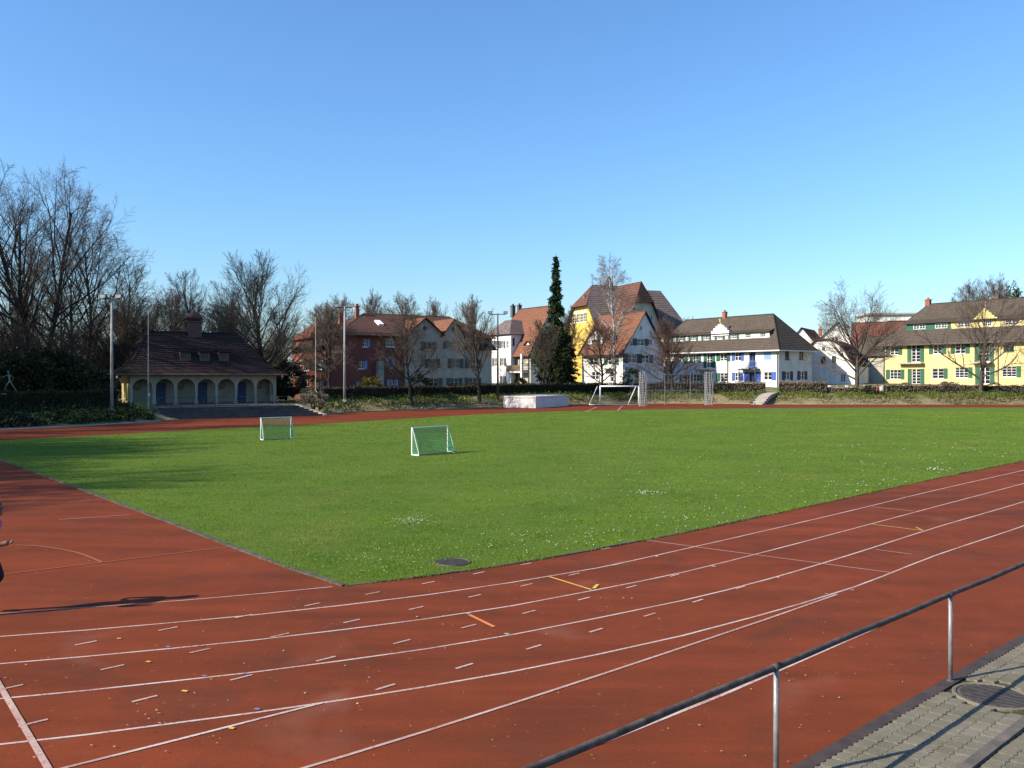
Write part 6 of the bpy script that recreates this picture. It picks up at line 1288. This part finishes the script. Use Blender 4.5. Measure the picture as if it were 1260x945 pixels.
for px, y0, dep, z, lab in ((182.5, 385, 72, .9, 'thin flagpole in front of the clubhouse arches'), (388.5, 392, 84, .9, 'thin flagpole near the top of the terrace steps')):
    x = (px - CX) * dep / FPX; H = EYE - (y0 - HY) * dep / FPX - z; t = empty('flagpole', (x, dep, z)); m_ = MB(); m_.tube([(0, 0, -.2), (0, 0, H)], [.06, .03], 8); m_.build('pole', MT['pole'], t); m_ = MB(); m_.lathe([(.02, H), (.06, H + .05), (.06, H + .1), (.01, H + .14)], n=8); m_.build('knob', MT['gold'], t); m_ = MB(); m_.box(.05, .12, -.03, .03, 1.0, 1.25); m_.build('cleat', MT['white_metal'], t); tag(t, lab, 'flagpole')

# ------------------------------------------------------------------ figures
def skin_body(name, J, Ed, mats, assign, parent=None, sub=2):
    """J: name -> (x, y, z, radius); Ed: pairs; one continuous skinned surface"""
    names = list(J); me = bpy.data.meshes.new(name); me.from_pydata([J[k][:3] for k in names], [(names.index(a), names.index(b)) for a, b in Ed], []); o = bpy.data.objects.new(name, me); col.objects.link(o)
    o.modifiers.new('Skin', 'SKIN').use_smooth_shade = True
    for i, k in enumerate(names):
        r = J[k][3]; me.skin_vertices[0].data[i].radius = (r, J[k][4] if len(J[k]) > 4 else r); me.skin_vertices[0].data[i].use_root = (i == 0)
    sb = o.modifiers.new('Sub', 'SUBSURF'); sb.levels = sub; sb.render_levels = sub
    dg = bpy.context.evaluated_depsgraph_get(); dg.update(); m2 = bpy.data.meshes.new_from_object(o.evaluated_get(dg)); bpy.data.objects.remove(o)
    m2.materials.clear()
    for m in mats: m2.materials.append(m)
    for p in m2.polygons: p.material_index = assign(p.center); p.use_smooth = True
    o = bpy.data.objects.new(name, m2); col.objects.link(o); o.parent = parent; return o
# runner crossing the frame edge, heading along +X
def runner_joints():
    J = {'pelvis': (0, 0, .93, .125, .10), 'waist': (.03, 0, 1.08, .115, .095), 'chest': (.08, 0, 1.27, .135, .115), 'neckb': (.12, 0, 1.43, .07), 'neck': (.14, 0, 1.50, .05), 'chin': (.165, 0, 1.545, .065), 'head': (.165, 0, 1.62, .088), 'crown': (.15, 0, 1.69, .06),
         'nose': (.252, 0, 1.605, .014), 'jaw': (.225, 0, 1.545, .03),
         'shl': (.10, .17, 1.40, .055), 'ell': (-.12, .24, 1.20, .04), 'wrl': (.06, .20, 1.05, .028), 'hdl': (.12, .17, 1.06, .032),
         'shr': (.10, -.17, 1.40, .055), 'elr': (.06, -.25, 1.13, .042), 'far': (.26, -.24, 1.10, .048), 'wrr': (.39, -.21, 1.115, .038), 'hdr': (.46, -.20, 1.14, .052),
         'hpl': (.01, .09, .90, .09), 'knl': (.17, .10, .55, .062), 'cal': (.05, .10, .43, .052), 'anl': (-.10, .10, .30, .035), 'tol': (.0, .10, .22, .03),
         'hpr': (-.01, -.09, .88, .09), 'knr': (.03, -.10, .50, .06), 'car': (-.06, -.10, .34, .05), 'anr': (-.13, -.10, .10, .036), 'tor': (.03, -.10, .045, .034)}
    Ed = [('pelvis', 'waist'), ('waist', 'chest'), ('chest', 'neckb'), ('neckb', 'neck'), ('neck', 'chin'), ('chin', 'head'), ('head', 'crown'), ('head', 'nose'), ('chin', 'jaw'), ('chest', 'shl'), ('shl', 'ell'), ('ell', 'wrl'), ('wrl', 'hdl'), ('chest', 'shr'), ('shr', 'elr'), ('elr', 'far'), ('far', 'wrr'), ('wrr', 'hdr'),
          ('pelvis', 'hpl'), ('hpl', 'knl'), ('knl', 'cal'), ('cal', 'anl'), ('anl', 'tol'), ('pelvis', 'hpr'), ('hpr', 'knr'), ('knr', 'car'), ('car', 'anr'), ('anr', 'tor')]
    return J, Ed
def run_assign(c):
    if c.z > 1.455: return 0
    if c.z > .92:
        if abs(c.y) > .19 and c.z < 1.30 or (c.x > .17 and c.z < 1.25): return 0
        return 1
    return 2
def fingers(parent, base, fwd, upv, size, mat, curl=1.0, name='finger'):
    """five short bent fingers closing round the palm"""
    f = Vector(fwd).normalized(); u = Vector(upv).normalized(); s_ = f.cross(u)
    for i in range(5):
        m_ = MB(); b = Vector(base)
        if i < 4:
            ln_ = size * (.42, .48, .46, .36)[i]; o = b + f * size * .16 + s_ * size * (.24 - .17 * i); pts = [o, o + f * ln_ * .45, o + f * ln_ * (.45 + .25 * (1 - curl)) - u * ln_ * .4 * curl, o + f * ln_ * (.1 + .6 * (1 - curl)) - u * ln_ * .55 * curl]
        else: o = b + s_ * size * .26; pts = [o, o + f * size * .22 + s_ * size * .1 - u * size * .05, o + f * size * .38 - u * size * .16]
        m_.tube(pts, [size * .105] * (len(pts) - 1) + [size * .075], 8); m_.build(name, mat, parent, True)
rt = P(-17, 757); t = empty('person', (rt.x, rt.y, .016), R(2)); t.scale = (.96, .96, .96)
J, Ed = runner_joints(); b_ = skin_body('body', J, Ed, [MT['skin'], MT['pink'], MT['black']], run_assign, t)
fingers(b_, (.465, -.20, 1.14), (1, .15, .25), (.0, -.4, 1), .095, MT['skin'], 1.0); fingers(b_, (.125, .17, 1.06), (1, -.2, .1), (0, .4, 1), .095, MT['skin'], 1.0)
m_ = MB()
for k, (z, r_, x) in enumerate(((1.60, .098, .13), (1.65, .10, .13), (1.69, .088, .13), (1.72, .055, .135))): pass
m_.lathe([(.060, 1.54), (.094, 1.58), (.102, 1.64), (.090, 1.70), (.055, 1.735), (.01, 1.745)], .125, 0, 16); m_.tube([(.03, 0, 1.66), (-.06, 0, 1.63), (-.13, 0, 1.55)], [.035, .04, .015], 8); m_.build('hair', MT['hair'], t, True)
for s_ in (-1, 1): m_ = MB(); m_.lathe([(.001, 1.612), (.010, 1.616), (.012, 1.622), (.010, 1.628), (.001, 1.632)], .243, s_ * .033, 8); m_.build('eye', MT['black'], t, True)
for sx, sy, sz in ((-.06, .10, .19), (-.04, -.10, .012)):
    m_ = MB(); m_.hexa([(sx - .13, sy - .045, sz), (sx + .14, sy - .04, sz), (sx + .14, sy + .04, sz), (sx - .13, sy + .045, sz), (sx - .11, sy - .04, sz + .09), (sx + .08, sy - .03, sz + .06), (sx + .08, sy + .03, sz + .06), (sx - .11, sy + .04, sz + .09)]); m_.build('shoe', MT['black'], t)
tag(t, 'runner in pink top and black leggings striding in at the edge, fist raised', 'person')

# person walking behind the hedge by the yellow house
def stander(loc, yaw, label, top, sc=1.0):
    t = empty('person', loc, yaw); t.scale = (sc, sc, sc)
    J = {'pelvis': (0, 0, .95, .13, .10), 'waist': (0, 0, 1.1, .12, .09), 'chest': (.01, 0, 1.3, .145, .11), 'neckb': (.01, 0, 1.44, .07), 'neck': (.02, 0, 1.5, .05), 'head': (.03, 0, 1.62, .095), 'crown': (.03, 0, 1.70, .06), 'shl': (0, .18, 1.41, .055), 'ell': (-.04, .24, 1.13, .042), 'wrl': (.06, .24, .9, .03), 'hdl': (.08, .24, .82, .035), 'shr': (0, -.18, 1.41, .055), 'elr': (.02, -.24, 1.13, .042), 'wrr': (.14, -.22, .93, .03), 'hdr': (.18, -.22, .87, .035),
         'hpl': (0, .09, .9, .09), 'knl': (.10, .09, .5, .06), 'anl': (.06, .09, .09, .038), 'tol': (.2, .09, .04, .034), 'hpr': (0, -.09, .9, .09), 'knr': (-.02, -.09, .5, .06), 'anr': (-.16, -.09, .10, .038), 'tor': (-.03, -.09, .04, .034)}
    Ed = [('pelvis', 'waist'), ('waist', 'chest'), ('chest', 'neckb'), ('neckb', 'neck'), ('neck', 'head'), ('head', 'crown'), ('chest', 'shl'), ('shl', 'ell'), ('ell', 'wrl'), ('wrl', 'hdl'), ('chest', 'shr'), ('shr', 'elr'), ('elr', 'wrr'), ('wrr', 'hdr'), ('pelvis', 'hpl'), ('hpl', 'knl'), ('knl', 'anl'), ('anl', 'tol'), ('pelvis', 'hpr'), ('hpr', 'knr'), ('knr', 'anr'), ('anr', 'tor')]
    b = skin_body('body', J, Ed, [MT['skin'], MT[top], MT['black']], lambda c: 0 if c.z > 1.46 or (abs(c.y) > .19 and c.z < .93) else (1 if c.z > .93 else 2), t)
    m_ = MB(); m_.lathe([(.07, 1.60), (.105, 1.65), (.095, 1.71), (.05, 1.745), (.01, 1.75)], .015, 0, 12); m_.build('hair', MT['hair'], t, True)
    fingers(b, (.09, .24, .80), (.2, 0, -1), (1, 0, 0), .09, MT['skin'], .5); fingers(b, (.19, -.22, .85), (.3, 0, -1), (1, 0, 0), .09, MT['skin'], .5)
    return tag(t, label, 'person')
x = (1079.5 - CX) * 112 / FPX; stander((x, 112, ground_z(x, 112)), 2.6, 'walker in red and white top behind the hedge by the yellow house', 'red_cloth', .95)

# bronze runner on a pedestal
dp_ = 71.5; z0 = EYE - (484.5 - HY) * dp_ / FPX; px = (12 - CX) * dp_ / FPX; t = empty('statue', (px, dp_, .9), R(175))
m_ = MB(); m_.box(-.85, 1.05, -.55, .55, -.1, z0 - .9 - .12); m_.build('pedestal', MT['pale_stone'], t); m_ = MB(); m_.box(-.93, 1.13, -.63, .63, z0 - .9 - .119, z0 - .9); m_.build('pedestal_cap', MT['pale_stone'], t)
zb = z0 - .9 - .02
J = {'pelvis': (0, 0, 1.0, .085), 'waist': (.03, 0, 1.15, .075), 'chest': (.07, 0, 1.4, .095), 'neck': (.10, 0, 1.6, .035), 'head': (.14, 0, 1.76, .07), 'crown': (.14, 0, 1.86, .045), 'shl': (.06, .15, 1.5, .04), 'ell': (.32, .25, 1.38, .03), 'wrl': (.58, .22, 1.40, .022), 'shr': (.06, -.15, 1.5, .04), 'elr': (-.15, -.25, 1.28, .03), 'wrr': (-.05, -.25, 1.05, .022), 'hpl': (.02, .07, .95, .065), 'knl': (.28, .08, .6, .042), 'anl': (.40, .08, .08, .028), 'tol': (.54, .08, .03, .026), 'hpr': (-.02, -.07, .95, .065), 'knr': (-.28, -.08, .55, .042), 'anr': (-.60, -.08, .10, .028), 'tor': (-.52, -.08, .03, .026)}
J = {k: (v[0] * 1.05, v[1] * 1.05, v[2] * 1.05 + zb, v[3] * .85) for k, v in J.items()}
Ed = [('pelvis', 'waist'), ('waist', 'chest'), ('chest', 'neck'), ('neck', 'head'), ('head', 'crown'), ('chest', 'shl'), ('shl', 'ell'), ('ell', 'wrl'), ('chest', 'shr'), ('shr', 'elr'), ('elr', 'wrr'), ('pelvis', 'hpl'), ('hpl', 'knl'), ('knl', 'anl'), ('anl', 'tol'), ('pelvis', 'hpr'), ('hpr', 'knr'), ('knr', 'anr'), ('anr', 'tor')]
b_ = skin_body('figure', J, Ed, [MT['bronze']], lambda c: 0, t); fingers(b_, (.62, .23, 1.47 + zb), (1, 0, .1), (0, 0, 1), .09, MT['bronze'], .5)
tag(t, 'slender bronze striding figure on a pale stone pedestal behind the hedge', 'statue')
